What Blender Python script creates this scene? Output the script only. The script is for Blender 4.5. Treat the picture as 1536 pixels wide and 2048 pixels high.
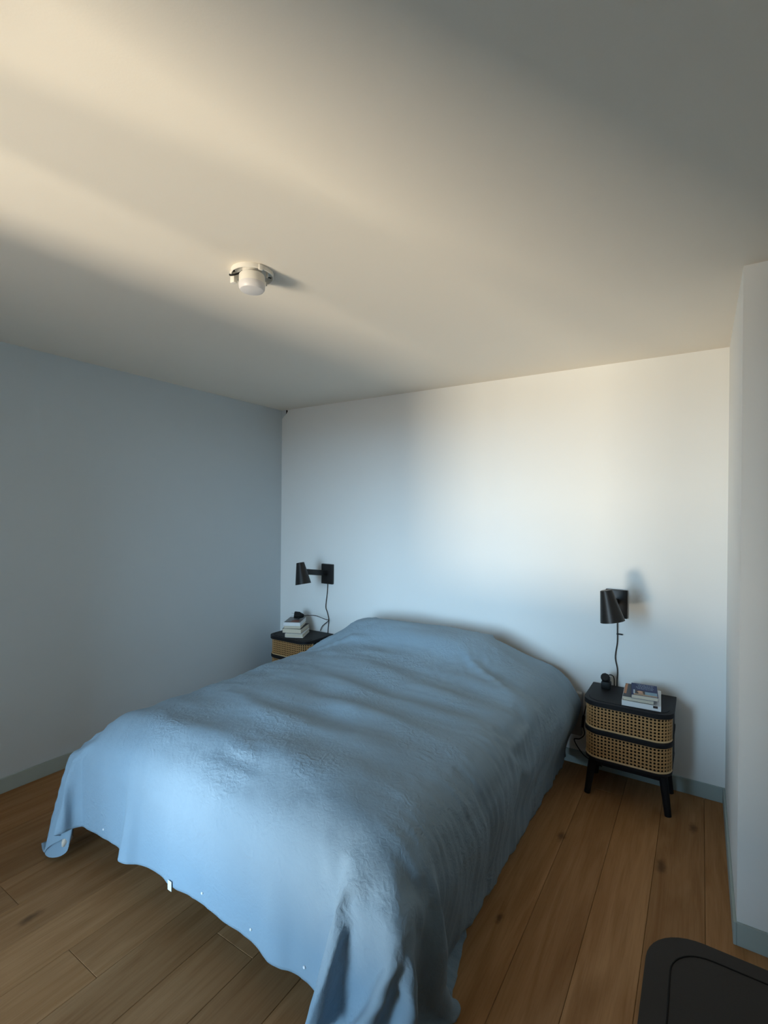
import bpy, bmesh, math, random
import numpy as np
from mathutils import Vector, Matrix, noise

for _o in list(bpy.data.objects):
    bpy.data.objects.remove(_o)
SC = bpy.context.scene
COL = SC.collection
PI = math.pi
H = 2.5            # ceiling height
W = 3.371          # alcove width
YA = -1.046        # front of the wall beside the alcove
XR = 3.66          # right wall of the wider part
YF = -3.62         # window wall

# ------------------------------------------------------------------ camera
cam_d = bpy.data.cameras.new('camera')
cam = bpy.data.objects.new('camera', cam_d)
COL.objects.link(cam)
yaw, pitch, roll = 0.5742, -0.0022, 0.0090
fw = Vector((-math.sin(yaw)*math.cos(pitch), math.cos(yaw)*math.cos(pitch), math.sin(pitch)))
rt = Vector((math.cos(yaw), math.sin(yaw), 0))
up = rt.cross(fw)
r2 = rt*math.cos(roll)+up*math.sin(roll)
u2 = up*math.cos(roll)-rt*math.sin(roll)
cam.matrix_world = Matrix(((r2.x, u2.x, -fw.x, 3.2479), (r2.y, u2.y, -fw.y, -3.2785),
                           (r2.z, u2.z, -fw.z, 1.5857), (0, 0, 0, 1)))
cam_d.sensor_fit = 'VERTICAL'
cam_d.sensor_height = 24.0
cam_d.lens = 980.66/2048*24.0
cam_d.clip_start = 0.02
SC.camera = cam

# ------------------------------------------------------------------ daylight and exposure
SC.view_settings.view_transform = 'Standard'
SC.view_settings.look = 'None'
SC.view_settings.gamma = 1.0
SC.view_settings.use_curve_mapping = False
SC.view_settings.exposure = 0.45

world = bpy.data.worlds.new('sky')
SC.world = world
world.use_nodes = True
wn = world.node_tree
wn.nodes.clear()
wo = wn.nodes.new('ShaderNodeOutputWorld')
wb = wn.nodes.new('ShaderNodeBackground')
tc = wn.nodes.new('ShaderNodeTexCoord')
sx = wn.nodes.new('ShaderNodeSeparateXYZ')
cr = wn.nodes.new('ShaderNodeValToRGB')
mr = wn.nodes.new('ShaderNodeMapRange')
mr.inputs[1].default_value = -1; mr.inputs[2].default_value = 1
wn.links.new(tc.outputs['Generated'], sx.inputs[0])
wn.links.new(sx.outputs['Z'], mr.inputs[0])
wn.links.new(mr.outputs[0], cr.inputs[0])
wn.links.new(cr.outputs[0], wb.inputs['Color'])
wn.links.new(wb.outputs[0], wo.inputs[0])
E = cr.color_ramp.elements
E[0].position = 0.0; E[0].color = (0.30, 0.27, 0.22, 1)      # dull ground
E[1].position = 1.0; E[1].color = (0.08, 0.17, 0.34, 1)       # blue zenith
for pos, c in ((0.464, (0.36, 0.34, 0.31)), (0.486, (1.75, 2.65, 3.45)), (0.550, (1.55, 2.45, 3.20)),   # bright haze along the horizon
               (0.610, (1.15, 1.78, 2.32)), (0.69, (0.32, 0.55, 0.80)), (0.80, (0.09, 0.17, 0.28))):
    e = E.new(pos); e.color = (*c, 1)
SKY_STRENGTH = 9.0
wb.inputs['Strength'].default_value = SKY_STRENGTH

WX0, WX1, WZ0, WZ1 = 1.15, 2.15, 0.05, 2.20   # french window opening in the wall behind the camera

def area_light(name, loc, target, sx_, sy_, power, color, spread=PI):
    d = bpy.data.lights.new(name, 'AREA')
    d.shape = 'RECTANGLE'; d.size = sx_; d.size_y = sy_
    d.energy = power; d.color = color; d.spread = spread
    o = bpy.data.objects.new(name, d)
    COL.objects.link(o)
    o.location = loc
    o.rotation_euler = (Vector(target)-Vector(loc)).to_track_quat('-Z', 'Y').to_euler()
    return o

# portal that guides the sky through the window
portal = area_light('window_portal', ((WX0+WX1)/2, YF-0.14, (WZ0+WZ1)/2), ((WX0+WX1)/2, 0, (WZ0+WZ1)/2),
                    WX1-WX0, WZ1-WZ0, 1, (1, 1, 1))
portal.data.cycles.is_portal = True
# sunlit courtyard ground in front of the house, throwing warm light up through the window
court = area_light('sunlit_courtyard', (-0.24, -10.0, -1.5), (1.68, YF, 1.3), 2.6, 2.0, 1040, (1.0, 0.87, 0.67))

# ------------------------------------------------------------------ materials
def mat(name, color=(0.5, 0.5, 0.5), rough=0.6, spec=0.4, metal=0.0):
    m = bpy.data.materials.new(name)
    m.use_nodes = True
    b = m.node_tree.nodes['Principled BSDF']
    b.inputs['Base Color'].default_value = (*color, 1)
    b.inputs['Roughness'].default_value = rough
    b.inputs['Specular IOR Level'].default_value = spec
    b.inputs['Metallic'].default_value = metal
    return m

def N(m, t, **kw):
    n = m.node_tree.nodes.new(t)
    for k, v in kw.items():
        setattr(n, k, v)
    return n

def L(m, a, b):
    m.node_tree.links.new(a, b)

def bsdf(m):
    return m.node_tree.nodes['Principled BSDF']

def add_noise(m, color, amount=0.06, scale=30.0, bump=0.0, bump_scale=None, coord='Object', stretch=(1, 1, 1), dist=0.001):
    """mottle the base colour a little and add fine relief"""
    t = N(m, 'ShaderNodeTexCoord'); mp = N(m, 'ShaderNodeMapping')
    mp.inputs['Scale'].default_value = stretch
    L(m, t.outputs[coord], mp.inputs[0])
    n = N(m, 'ShaderNodeTexNoise'); n.inputs['Scale'].default_value = scale; n.inputs['Detail'].default_value = 4
    L(m, mp.outputs[0], n.inputs['Vector'])
    mx = N(m, 'ShaderNodeMix', data_type='RGBA')
    mx.inputs[6].default_value = (*[c*(1-amount) for c in color], 1)
    mx.inputs[7].default_value = (*[min(1, c*(1+amount)) for c in color], 1)
    L(m, n.outputs['Fac'], mx.inputs[0])
    L(m, mx.outputs[2], bsdf(m).inputs['Base Color'])
    if bump:
        n2 = N(m, 'ShaderNodeTexNoise'); n2.inputs['Scale'].default_value = bump_scale or scale; n2.inputs['Detail'].default_value = 5
        L(m, mp.outputs[0], n2.inputs['Vector'])
        bp = N(m, 'ShaderNodeBump'); bp.inputs['Strength'].default_value = bump; bp.inputs['Distance'].default_value = dist
        L(m, n2.outputs['Fac'], bp.inputs['Height'])
        L(m, bp.outputs[0], bsdf(m).inputs['Normal'])
    return m

def nmat(name, color, rough=0.6, spec=0.4, amount=0.05, scale=30, bump=0.0, **kw):
    return add_noise(mat(name, color, rough, spec), color, amount, scale, bump, **kw)

M = {}
M['white_paint'] = nmat('white_wall_paint', (0.80, 0.81, 0.80), 0.85, 0.2, 0.015, 3, 0.25, bump_scale=180, dist=0.0006)
M['ceiling_paint'] = nmat('ceiling_paint', (0.83, 0.775, 0.685), 0.9, 0.15, 0.015, 3, 0.25, bump_scale=180, dist=0.0006)
M['blue_paint'] = nmat('grey_blue_wall_paint', (0.55, 0.61, 0.645), 0.85, 0.2, 0.015, 3, 0.25, bump_scale=180, dist=0.0006)
M['skirting'] = nmat('grey_green_skirting_paint', (0.36, 0.425, 0.410), 0.6, 0.3, 0.03, 8)
M['black_wood'] = nmat('black_stained_wood', (0.010, 0.0095, 0.011), 0.6, 0.25, 0.25, 25, 0.15, stretch=(2, 14, 14), dist=0.0006)
M['black_metal'] = nmat('black_lacquered_metal', (0.010, 0.0095, 0.0095), 0.42, 0.35, 0.1, 60)
M['black_plastic'] = nmat('black_plastic', (0.008, 0.008, 0.008), 0.5, 0.25, 0.1, 40)
M['cord'] = nmat('black_cord', (0.010, 0.010, 0.012), 0.6, 0.3, 0.1, 60)
M['groove'] = nmat('groove_shadow_black', (0.005, 0.005, 0.006), 0.7, 0.2, 0.1, 60)
M['dark_grey'] = nmat('dark_charcoal_top', (0.034, 0.032, 0.031), 0.75, 0.25, 0.12, 40, 0.1, stretch=(2, 14, 14), dist=0.0006)
M['cane'] = nmat('woven_cane', (0.46, 0.255, 0.10), 0.6, 0.35, 0.3, 260)
M['cane_rim'] = nmat('pale_cane_trim', (0.58, 0.40, 0.21), 0.55, 0.35, 0.15, 120)
M['void'] = nmat('dark_drawer_lining', (0.010, 0.008, 0.006), 0.9, 0.1, 0.1, 30)
M['lamp_white'] = nmat('white_lamp_plastic', (0.80, 0.77, 0.70), 0.4, 0.4, 0.03, 30)
M['bulb_frost'] = nmat('frosted_bulb_plastic', (0.72, 0.70, 0.70), 0.35, 0.45, 0.03, 50)
M['shade_inside'] = nmat('white_shade_lining', (0.75, 0.74, 0.70), 0.6, 0.3, 0.03, 30)
M['steel'] = nmat('steel', (0.55, 0.55, 0.55), 0.35, 0.5, 0.05, 50)
M['paper'] = nmat('cream_page_edges', (0.68, 0.62, 0.50), 0.85, 0.15, 0.10, 25, 0.5, bump_scale=12, stretch=(1, 1, 60), dist=0.002)
M['paper_white'] = nmat('white_book_card', (0.78, 0.79, 0.80), 0.55, 0.3, 0.03, 25)
M['cover_dark'] = nmat('dark_book_cover', (0.028, 0.024, 0.026), 0.4, 0.4, 0.2, 25)
M['cover_orange'] = nmat('orange_book_cover', (0.48, 0.22, 0.10), 0.5, 0.35, 0.1, 25)
M['cover_grey'] = nmat('grey_book_cover', (0.16, 0.165, 0.17), 0.4, 0.4, 0.2, 20)
M['cover_navy'] = nmat('navy_book_cover', (0.030, 0.042, 0.120), 0.55, 0.2, 0.25, 22)
M['cover_beige'] = nmat('beige_book_cover', (0.55, 0.47, 0.36), 0.5, 0.35, 0.08, 20)
M['cover_red'] = nmat('dull_red_print', (0.23, 0.09, 0.075), 0.5, 0.3, 0.2, 30)
M['print_pale'] = nmat('pale_blue_print', (0.42, 0.52, 0.62), 0.5, 0.3, 0.1, 60)
M['print_peach'] = nmat('peach_print', (0.60, 0.36, 0.24), 0.5, 0.3, 0.15, 90)
M['print_brown'] = nmat('dark_brown_print', (0.045, 0.028, 0.022), 0.5, 0.3, 0.2, 60)
M['print_tan'] = nmat('tan_print', (0.42, 0.31, 0.20), 0.5, 0.3, 0.2, 60)
M['print_water'] = nmat('pale_teal_print', (0.22, 0.36, 0.48), 0.5, 0.3, 0.25, 60)
M['sky_block'] = nmat('sky_block_render', (0.34, 0.30, 0.26), 0.9, 0.1, 0.08, 6)  # dull brown for the added walls that block the sky
M['mattress'] = nmat('white_mattress_ticking', (0.70, 0.69, 0.66), 0.9, 0.1, 0.05, 30)
M['headboard'] = nmat('grey_headboard_cloth', (0.40, 0.41, 0.41), 0.9, 0.1, 0.05, 40)
M['duvet_fill'] = nmat('ivory_duvet_filling', (0.62, 0.53, 0.44), 0.9, 0.1, 0.08, 40)
M['window_frame'] = nmat('white_window_frame', (0.78, 0.78, 0.76), 0.5, 0.4, 0.03, 20)

# linen of the duvet cover: grey blue with crinkle and weave relief
def linen():
    c = (0.235, 0.325, 0.400)
    m = mat('grey_blue_washed_linen', c, 0.92, 0.12)
    b = bsdf(m)
    b.inputs['Sheen Weight'].default_value = 0.12
    b.inputs['Sheen Roughness'].default_value = 0.6
    b.inputs['Sheen Tint'].default_value = (0.7, 0.8, 0.9, 1)
    t = N(m, 'ShaderNodeTexCoord')
    n1 = N(m, 'ShaderNodeTexNoise'); n1.inputs['Scale'].default_value = 5; n1.inputs['Detail'].default_value = 6
    L(m, t.outputs['UV'], n1.inputs['Vector'])
    mx = N(m, 'ShaderNodeMix', data_type='RGBA')
    mx.inputs[6].default_value = (c[0]*.93, c[1]*.93, c[2]*.93, 1)
    mx.inputs[7].default_value = (c[0]*1.07, c[1]*1.07, c[2]*1.07, 1)
    L(m, n1.outputs['Fac'], mx.inputs[0]); L(m, mx.outputs[2], b.inputs['Base Color'])
    # crinkle: warped noise in the cloth's own metres
    wq = N(m, 'ShaderNodeTexNoise'); wq.noise_type = 'RIDGED_MULTIFRACTAL'; wq.inputs['Scale'].default_value = 17; wq.inputs['Detail'].default_value = 3
    wq.inputs['Distortion'].default_value = 1.6
    L(m, t.outputs['UV'], wq.inputs['Vector'])
    w2 = N(m, 'ShaderNodeTexNoise'); w2.inputs['Scale'].default_value = 60; w2.inputs['Detail'].default_value = 4
    w2.inputs['Distortion'].default_value = 0.8
    L(m, t.outputs['UV'], w2.inputs['Vector'])
    w3 = N(m, 'ShaderNodeTexNoise'); w3.inputs['Scale'].default_value = 420; w3.inputs['Detail'].default_value = 2
    L(m, t.outputs['UV'], w3.inputs['Vector'])
    pm = N(m, 'ShaderNodeTexNoise'); pm.inputs['Scale'].default_value = 2.6; pm.inputs['Detail'].default_value = 2
    L(m, t.outputs['UV'], pm.inputs['Vector'])
    pr = N(m, 'ShaderNodeMapRange', interpolation_type='SMOOTHSTEP')
    pr.inputs[1].default_value = 0.42; pr.inputs[2].default_value = 0.64; pr.inputs[3].default_value = 0.12; pr.inputs[4].default_value = 1.0
    L(m, pm.outputs['Fac'], pr.inputs[0])
    def masked(n_):
        k = N(m, 'ShaderNodeMath', operation='MULTIPLY')
        L(m, n_.outputs['Fac'], k.inputs[0]); L(m, pr.outputs[0], k.inputs[1])
        return k.outputs[0]
    prev = None
    for sock, s_, d_ in ((masked(wq), 0.75, 0.0060), (masked(w2), 0.65, 0.0045), (w2.outputs['Fac'], 0.30, 0.003), (w3.outputs['Fac'], 0.35, 0.0008)):
        bp = N(m, 'ShaderNodeBump'); bp.inputs['Strength'].default_value = s_; bp.inputs['Distance'].default_value = d_
        L(m, sock, bp.inputs['Height'])
        if prev: L(m, prev.outputs[0], bp.inputs['Normal'])
        prev = bp
    L(m, prev.outputs[0], b.inputs['Normal'])
    return m
M['linen'] = linen()

def oak():
    m = mat('oiled_oak', (0.3, 0.2, 0.1), 0.62, 0.12)
    b = bsdf(m)
    t = N(m, 'ShaderNodeTexCoord'); oi = N(m, 'ShaderNodeObjectInfo')
    off = N(m, 'ShaderNodeVectorMath', operation='SCALE'); off.inputs[3].default_value = 37.0
    cmb = N(m, 'ShaderNodeCombineXYZ')
    for i in range(3): L(m, oi.outputs['Random'], cmb.inputs[i])
    L(m, cmb.outputs[0], off.inputs[0])
    ad = N(m, 'ShaderNodeVectorMath', operation='ADD')
    L(m, t.outputs['Object'], ad.inputs[0]); L(m, off.outputs[0], ad.inputs[1])
    mp = N(m, 'ShaderNodeMapping'); mp.inputs['Scale'].default_value = (9.0, 0.9, 1.0)
    L(m, ad.outputs[0], mp.inputs[0])
    n1 = N(m, 'ShaderNodeTexNoise'); n1.inputs['Scale'].default_value = 1.6; n1.inputs['Detail'].default_value = 6; n1.inputs['Distortion'].default_value = 1.2
    L(m, mp.outputs[0], n1.inputs['Vector'])
    mp2 = N(m, 'ShaderNodeMapping'); mp2.inputs['Scale'].default_value = (90.0, 3.0, 1.0)
    L(m, ad.outputs[0], mp2.inputs[0])
    n2 = N(m, 'ShaderNodeTexNoise'); n2.inputs['Scale'].default_value = 2.0; n2.inputs['Detail'].default_value = 4
    L(m, mp2.outputs[0], n2.inputs['Vector'])
    r1 = N(m, 'ShaderNodeValToRGB')
    r1.color_ramp.elements[0].position = 0.30; r1.color_ramp.elements[0].color = (0.285, 0.138, 0.053, 1)
    r1.color_ramp.elements[1].position = 0.72; r1.color_ramp.elements[1].color = (0.410, 0.220, 0.098, 1)
    L(m, n1.outputs['Fac'], r1.inputs[0])
    # fine pores
    m2 = N(m, 'ShaderNodeMix', data_type='RGBA', blend_type='MULTIPLY'); m2.inputs[0].default_value = 0.25
    r2_ = N(m, 'ShaderNodeValToRGB')
    r2_.color_ramp.elements[0].position = 0.32; r2_.color_ramp.elements[0].color = (0.55, 0.5, 0.45, 1)
    r2_.color_ramp.elements[1].position = 0.55; r2_.color_ramp.elements[1].color = (1, 1, 1, 1)
    L(m, n2.outputs['Fac'], r2_.inputs[0])
    L(m, r1.outputs[0], m2.inputs[6]); L(m, r2_.outputs[0], m2.inputs[7])
    # each plank its own tone
    hv = N(m, 'ShaderNodeHueSaturation')
    vr = N(m, 'ShaderNodeMapRange'); vr.inputs[3].default_value = 0.84; vr.inputs[4].default_value = 1.18
    L(m, oi.outputs['Random'], vr.inputs[0]); L(m, vr.outputs[0], hv.inputs['Value'])
    L(m, m2.outputs[2], hv.inputs['Color'])
    # knots at their places on the floor
    gp = N(m, 'ShaderNodeNewGeometry')
    nz = N(m, 'ShaderNodeTexNoise'); nz.inputs['Scale'].default_value = 30
    L(m, gp.outputs['Position'], nz.inputs['Vector'])
    prev = hv.outputs['Color']
    for (kx, ky, kr) in ((1.083, -2.426, .017), (3.11, -.746, .020), (3.227, -.35, .017), (2.687, -.783, .016), (2.60, -1.42, .010), (0.45, -2.75, .016)):
        sb = N(m, 'ShaderNodeVectorMath', operation='SUBTRACT'); sb.inputs[1].default_value = (kx, ky, 0)
        L(m, gp.outputs['Position'], sb.inputs[0])
        ms = N(m, 'ShaderNodeVectorMath', operation='MULTIPLY'); ms.inputs[1].default_value = (1.0, 0.42, 0.0)
        L(m, sb.outputs[0], ms.inputs[0])
        ln = N(m, 'ShaderNodeVectorMath', operation='LENGTH'); L(m, ms.outputs[0], ln.inputs[0])
        a2 = N(m, 'ShaderNodeMath', operation='MULTIPLY_ADD'); a2.inputs[1].default_value = 0.02; 
        L(m, nz.outputs['Fac'], a2.inputs[0]); L(m, ln.outputs['Value'], a2.inputs[2])
        k = N(m, 'ShaderNodeMapRange', interpolation_type='SMOOTHSTEP')
        k.inputs[1].default_value = 0.012; k.inputs[2].default_value = 0.012+kr*1.5; k.inputs[3].default_value = 0.62; k.inputs[4].default_value = 0.0
        L(m, a2.outputs[0], k.inputs[0])
        mk = N(m, 'ShaderNodeMix', data_type='RGBA'); mk.inputs[7].default_value = (0.035, 0.018, 0.010, 1)
        L(m, k.outputs[0], mk.inputs[0]); L(m, prev, mk.inputs[6])
        prev = mk.outputs[2]
    L(m, prev, b.inputs['Base Color'])
    bp = N(m, 'ShaderNodeBump'); bp.inputs['Strength'].default_value = 0.25; bp.inputs['Distance'].default_value = 0.0008
    L(m, n2.outputs['Fac'], bp.inputs['Height']); L(m, bp.outputs[0], b.inputs['Normal'])
    return m
M['oak'] = oak()

# ------------------------------------------------------------------ builders
def obj(name, bm_or_mesh, m, parent=None, smooth=False, loc=None):
    if isinstance(bm_or_mesh, bmesh.types.BMesh):
        me = bpy.data.meshes.new(name)
        bmesh.ops.recalc_face_normals(bm_or_mesh, faces=bm_or_mesh.faces)
        bm_or_mesh.to_mesh(me); bm_or_mesh.free()
    else:
        me = bm_or_mesh
    if m is not None and not me.materials:
        for x in (m if isinstance(m, (list, tuple)) else [m]):
            me.materials.append(x)
    if smooth:
        me.polygons.foreach_set('use_smooth', [True]*len(me.polygons))
        if smooth != 'all':
            me.set_sharp_from_angle(angle=math.radians(35))
    o = bpy.data.objects.new(name, me)
    COL.objects.link(o)
    if loc is not None: o.location = loc
    if parent is not None: o.parent = parent
    return o

def tag(o, label, cat, group=None, kind=None):
    o['label'] = label; o['category'] = cat
    if group: o['group'] = group
    if kind: o['kind'] = kind
    return o

def thing(name, label, cat, loc=(0, 0, 0), rz=0, group=None):
    o = bpy.data.objects.new(name, None)
    COL.objects.link(o)
    o.empty_display_size = 0.05
    o.location = loc; o.rotation_euler = (0, 0, rz)
    return tag(o, label, cat, group)

def struct(o):
    o['kind'] = 'structure'
    return o

def bm_box(bm, x0, x1, y0, y1, z0, z1, bevel=0.0, mi=0, segs=2):
    vs = [bm.verts.new((x, y, z)) for z in (z0, z1) for y in (y0, y1) for x in (x0, x1)]
    fs = [bm.faces.new([vs[i] for i in q]) for q in ((0, 2, 3, 1), (4, 5, 7, 6), (0, 1, 5, 4), (2, 6, 7, 3), (0, 4, 6, 2), (1, 3, 7, 5))]
    for f in fs: f.material_index = mi
    if bevel:
        es = list({e for f in fs for e in f.edges})
        bmesh.ops.bevel(bm, geom=es, offset=bevel, segments=segs, profile=0.5, affect='EDGES')
    return bm

def box(x0, x1, y0, y1, z0, z1, bevel=0.0, segs=2):
    return bm_box(bmesh.new(), x0, x1, y0, y1, z0, z1, bevel, 0, segs)

def bm_tube(bm, pts, r, seg=8, cap=True, taper=None, mi=0):
    pts = [Vector(p) for p in pts]
    n = len(pts); rings = []
    ref = Vector((0, 0, 1))
    t0 = (pts[1]-pts[0]).normalized()
    if abs(t0.dot(ref)) > 0.95: ref = Vector((1, 0, 0))
    side = t0.cross(ref).normalized()
    for i, p in enumerate(pts):
        t = (pts[min(i+1, n-1)]-pts[max(i-1, 0)]).normalized()
        side = (side-t*side.dot(t)).normalized()
        oth = t.cross(side)
        rr = r if taper is None else r+(taper-r)*i/(n-1)
        rings.append([bm.verts.new(p+(side*math.cos(a)+oth*math.sin(a))*rr) for a in [2*PI*k/seg for k in range(seg)]])
    for a, b in zip(rings, rings[1:]):
        for k in range(seg):
            f = bm.faces.new((a[k], a[(k+1) % seg], b[(k+1) % seg], b[k])); f.material_index = mi
    if cap:
        bm.faces.new(rings[0][::-1]).material_index = mi; bm.faces.new(rings[-1]).material_index = mi
    return bm

def smooth_path(pts, n=8):
    """Catmull-Rom through the points"""
    P = [Vector(p) for p in pts]
    P = [P[0]*2-P[1]]+P+[P[-1]*2-P[-2]]
    out = []
    for i in range(1, len(P)-2):
        for k in range(n):
            t = k/n
            a, b, c, d = P[i-1], P[i], P[i+1], P[i+2]
            out.append(0.5*((2*b)+(c-a)*t+(2*a-5*b+4*c-d)*t*t+(3*b-a-3*c+d)*t**3))
    out.append(P[-2])
    return out

def bm_lathe(bm, prof, seg=32, center=(0, 0), mi=0):
    rings = []
    for r, z in prof:
        if r < 1e-5: rings.append([bm.verts.new((center[0], center[1], z))])
        else: rings.append([bm.verts.new((center[0]+r*math.cos(2*PI*k/seg), center[1]+r*math.sin(2*PI*k/seg), z)) for k in range(seg)])
    for a, b in zip(rings, rings[1:]):
        for k in range(seg):
            q = (k+1) % seg
            if len(a) == 1 and len(b) == 1: continue
            if len(a) == 1: f = bm.faces.new((a[0], b[k], b[q]))
            elif len(b) == 1: f = bm.faces.new((a[k], a[q], b[0]))
            else: f = bm.faces.new((a[k], a[q], b[q], b[k]))
            f.material_index = mi
    return bm

def bm_prism(bm, outline, z0, z1, mi=0, bevel=0.0, segs=2):
    lo = [bm.verts.new((x, y, z0)) for x, y in outline]
    hi = [bm.verts.new((x, y, z1)) for x, y in outline]
    n = len(outline)
    fs = [bm.faces.new(lo[::-1]), bm.faces.new(hi)]
    fs += [bm.faces.new((lo[i], lo[(i+1) % n], hi[(i+1) % n], hi[i])) for i in range(n)]
    for f in fs: f.material_index = mi
    if bevel:
        es = list(fs[0].edges)+list(fs[1].edges)
        bmesh.ops.bevel(bm, geom=es, offset=bevel, segments=segs, profile=0.5, affect='EDGES')
    return bm

def copy_tree(o, parent=None):
    c = o.copy(); COL.objects.link(c)
    if parent is not None: c.parent = parent
    for ch in list(o.children): copy_tree(ch, c)
    return c

# ================================================================== THE ROOM
T = 0.12
struct(obj('wall_left', box(-T, 0, YF-0.2, T, -0.1, H+0.1), M['blue_paint']))
wb_ = struct(obj('wall_back', box(0, W, 0, T, -0.1, H+0.1), M['white_paint']))
# ragged corner at the top left: blue paint carried over the edge, and a small chip in the plaster
bm = bmesh.new()
bm_prism(bm, [(0, -0.078), (0.012, -0.066), (0.030, -0.050), (0.050, -0.040), (0.060, 0.0), (0, 0.0)], 0.0, 0.0012)
bmesh.ops.transform(bm, matrix=Matrix.Translation((0, 0, H)) @ Matrix.Rotation(PI/2, 4, 'X'), verts=bm.verts)
obj('paint_edge', bm, M['blue_paint'], wb_)
bm = bmesh.new()
bm_prism(bm, [(0.052, -0.036), (0.058, -0.030), (0.070, -0.014), (0.068, -0.003), (0.054, 0.0)], 0.0, 0.0022)
bmesh.ops.transform(bm, matrix=Matrix.Translation((0, 0, H)) @ Matrix.Rotation(PI/2, 4, 'X'), verts=bm.verts)
obj('chip', bm, M['void'], wb_)
struct(obj('wall_alcove', box(W, XR+T, YA, T, -0.1, H+0.1), M['white_paint']))
struct(obj('wall_right', box(XR, XR+T, YF-0.2, YA, -0.1, H+0.1), M['white_paint']))
struct(obj('ceiling', box(0, XR, YF, 0, H, H+0.1), M['ceiling_paint']))
bm = bmesh.new()
YO = YF-0.20
bm_box(bm, 0, WX0, YO, YF, -0.1, H+0.1); bm_box(bm, WX1, XR, YO, YF, -0.1, H+0.1)
bm_box(bm, WX0, WX1, YO, YF, WZ1, H+0.1); bm_box(bm, WX0, WX1, YO, YF, -0.1, WZ0)
struct(obj('wall_front', bm, M['white_paint']))

# unseen walls added outside the window to block sky light from the sides
for nm, xa, xb in (('wall_skyblock_left', 0.42, 0.55), ('wall_skyblock_right', 2.78, 2.91)):
    struct(obj(nm, box(xa, xb, -6.3, YO, -3.0, 2.9), M['sky_block']))

# floor slab with its oak planks
floor = struct(obj('floor', box(0, XR, YF, 0, -0.1, -0.012), M['void']))
PW = 0.192
rp = random.Random(11)
k0 = int(math.floor((0-3.083)/PW)); k1 = int(math.ceil((XR-3.083)/PW))
for k in range(k0, k1):
    xa, xb = max(0.0, 3.083+k*PW), min(XR, 3.083+(k+1)*PW)
    if xb-xa < 0.005: continue
    if abs(3.083+k*PW-1.355) < 0.03: cuts = [-2.41, -0.45]
    else:
        y = YF+rp.uniform(0.2, 1.9); cuts = []
        while y < -0.15:
            cuts.append(y); y += 2.0
        cuts = [c for c in cuts if not (1.0 < xa < 1.9 and -3.0 < c < -2.15) and not (xa > 2.5 and -2.2 < c < -0.4)]
    es = [YF]+cuts+[0.0]
    for ya, yb in zip(es, es[1:]):
        g = 0.0006
        cx, cy = (xa+xb)/2, (ya+yb)/2
        bm = bmesh.new()
        bm_box(bm, xa+g-cx, xb-g-cx, ya+g-cy, yb-g-cy, -0.012, 0.0, 0.0012, 0, 1)
        obj('plank', bm, M['oak'], floor, loc=(cx, cy, 0))

# skirting boards
HB, TB = 0.0835, 0.0105
def skirting(name, x0, x1, y0, y1):
    return struct(obj(name, box(x0, x1, y0, y1, 0, HB, 0.002), M['skirting']))
skirting('baseboard_left', 0, TB, YF, 0)
skirting('baseboard_back', TB, W-TB, -TB, 0)
skirting('baseboard_alcove', W-TB, W, YA-TB, 0)
skirting('baseboard_right', W, XR, YA-TB, YA)

# french window behind the camera: frame, two leaves of glass
def glass():
    m = bpy.data.materials.new('window_glass'); m.use_nodes = True
    nt = m.node_tree; nt.nodes.clear()
    o = nt.nodes.new('ShaderNodeOutputMaterial'); mx = nt.nodes.new('ShaderNodeMixShader')
    tr = nt.nodes.new('ShaderNodeBsdfTransparent'); gl = nt.nodes.new('ShaderNodeBsdfGlossy')
    gl.inputs['Roughness'].default_value = 0.02; mx.inputs[0].default_value = 0.06
    nt.links.new(tr.outputs[0], mx.inputs[1]); nt.links.new(gl.outputs[0], mx.inputs[2]); nt.links.new(mx.outputs[0], o.inputs[0])
    return m
bm = bmesh.new()
yw0, yw1 = YF-0.12, YF-0.07
fwid = 0.045
xm = (WX0+WX1)/2
for a, b, c, d in ((WX0, WX0+fwid, WZ0, WZ1), (WX1-fwid, WX1, WZ0, WZ1), (xm-0.03, xm+0.03, WZ0+fwid, WZ1-fwid), (WX0+fwid, WX1-fwid, WZ1-fwid, WZ1), (WX0+fwid, WX1-fwid, WZ0, WZ0+fwid)):
    bm_box(bm, a, b, yw0, yw1, c, d, 0.003)
win = struct(obj('window_1', bm, M['window_frame']))
gm = glass()
for a, b in ((WX0+fwid, xm-0.03), (xm+0.03, WX1-fwid)):
    obj('pane', box(a, b, yw0+0.02, yw0+0.026, WZ0+fwid, WZ1-fwid), gm, win)

# ================================================================== BED
bed = thing('bed', 'double bed with pale mattress and dark frame, hidden under the blue grey duvet', 'bed', (1.68, -1.05, 0))
BX, BY = 1.68, -1.05
def bedbox(name, x0, x1, y0, y1, z0, z1, bv, m, segs=3):
    return obj(name, box(x0-BX, x1-BX, y0-BY, y1-BY, z0, z1, bv, segs), m, bed, smooth=True)
bedbox('mattress', 0.95, 2.41, -2.00, -0.10, 0.30, 0.49, 0.04, M['mattress'])
bedbox('frame', 0.93, 2.43, -2.02, -0.075, 0.17, 0.30, 0.008, M['black_wood'])
for lx in (0.97, 2.39):
    for ly in (-1.97, -0.13):
        bm = bmesh.new(); bm_tube(bm, [(lx-BX, ly-BY, 0.17), (lx-BX, ly-BY, 0.0)], 0.026, 14, True, 0.02)
        obj('leg', bm, M['black_wood'], bed, smooth=True)
hb = bedbox('headboard', 0.72, 2.638, -0.060, -0.020, 0.20, 0.464, 0.006, M['headboard'])
hb['label'] = 'grey low headboard panel against the wall'

# ------------------------------------------------------------------ duvet

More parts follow.
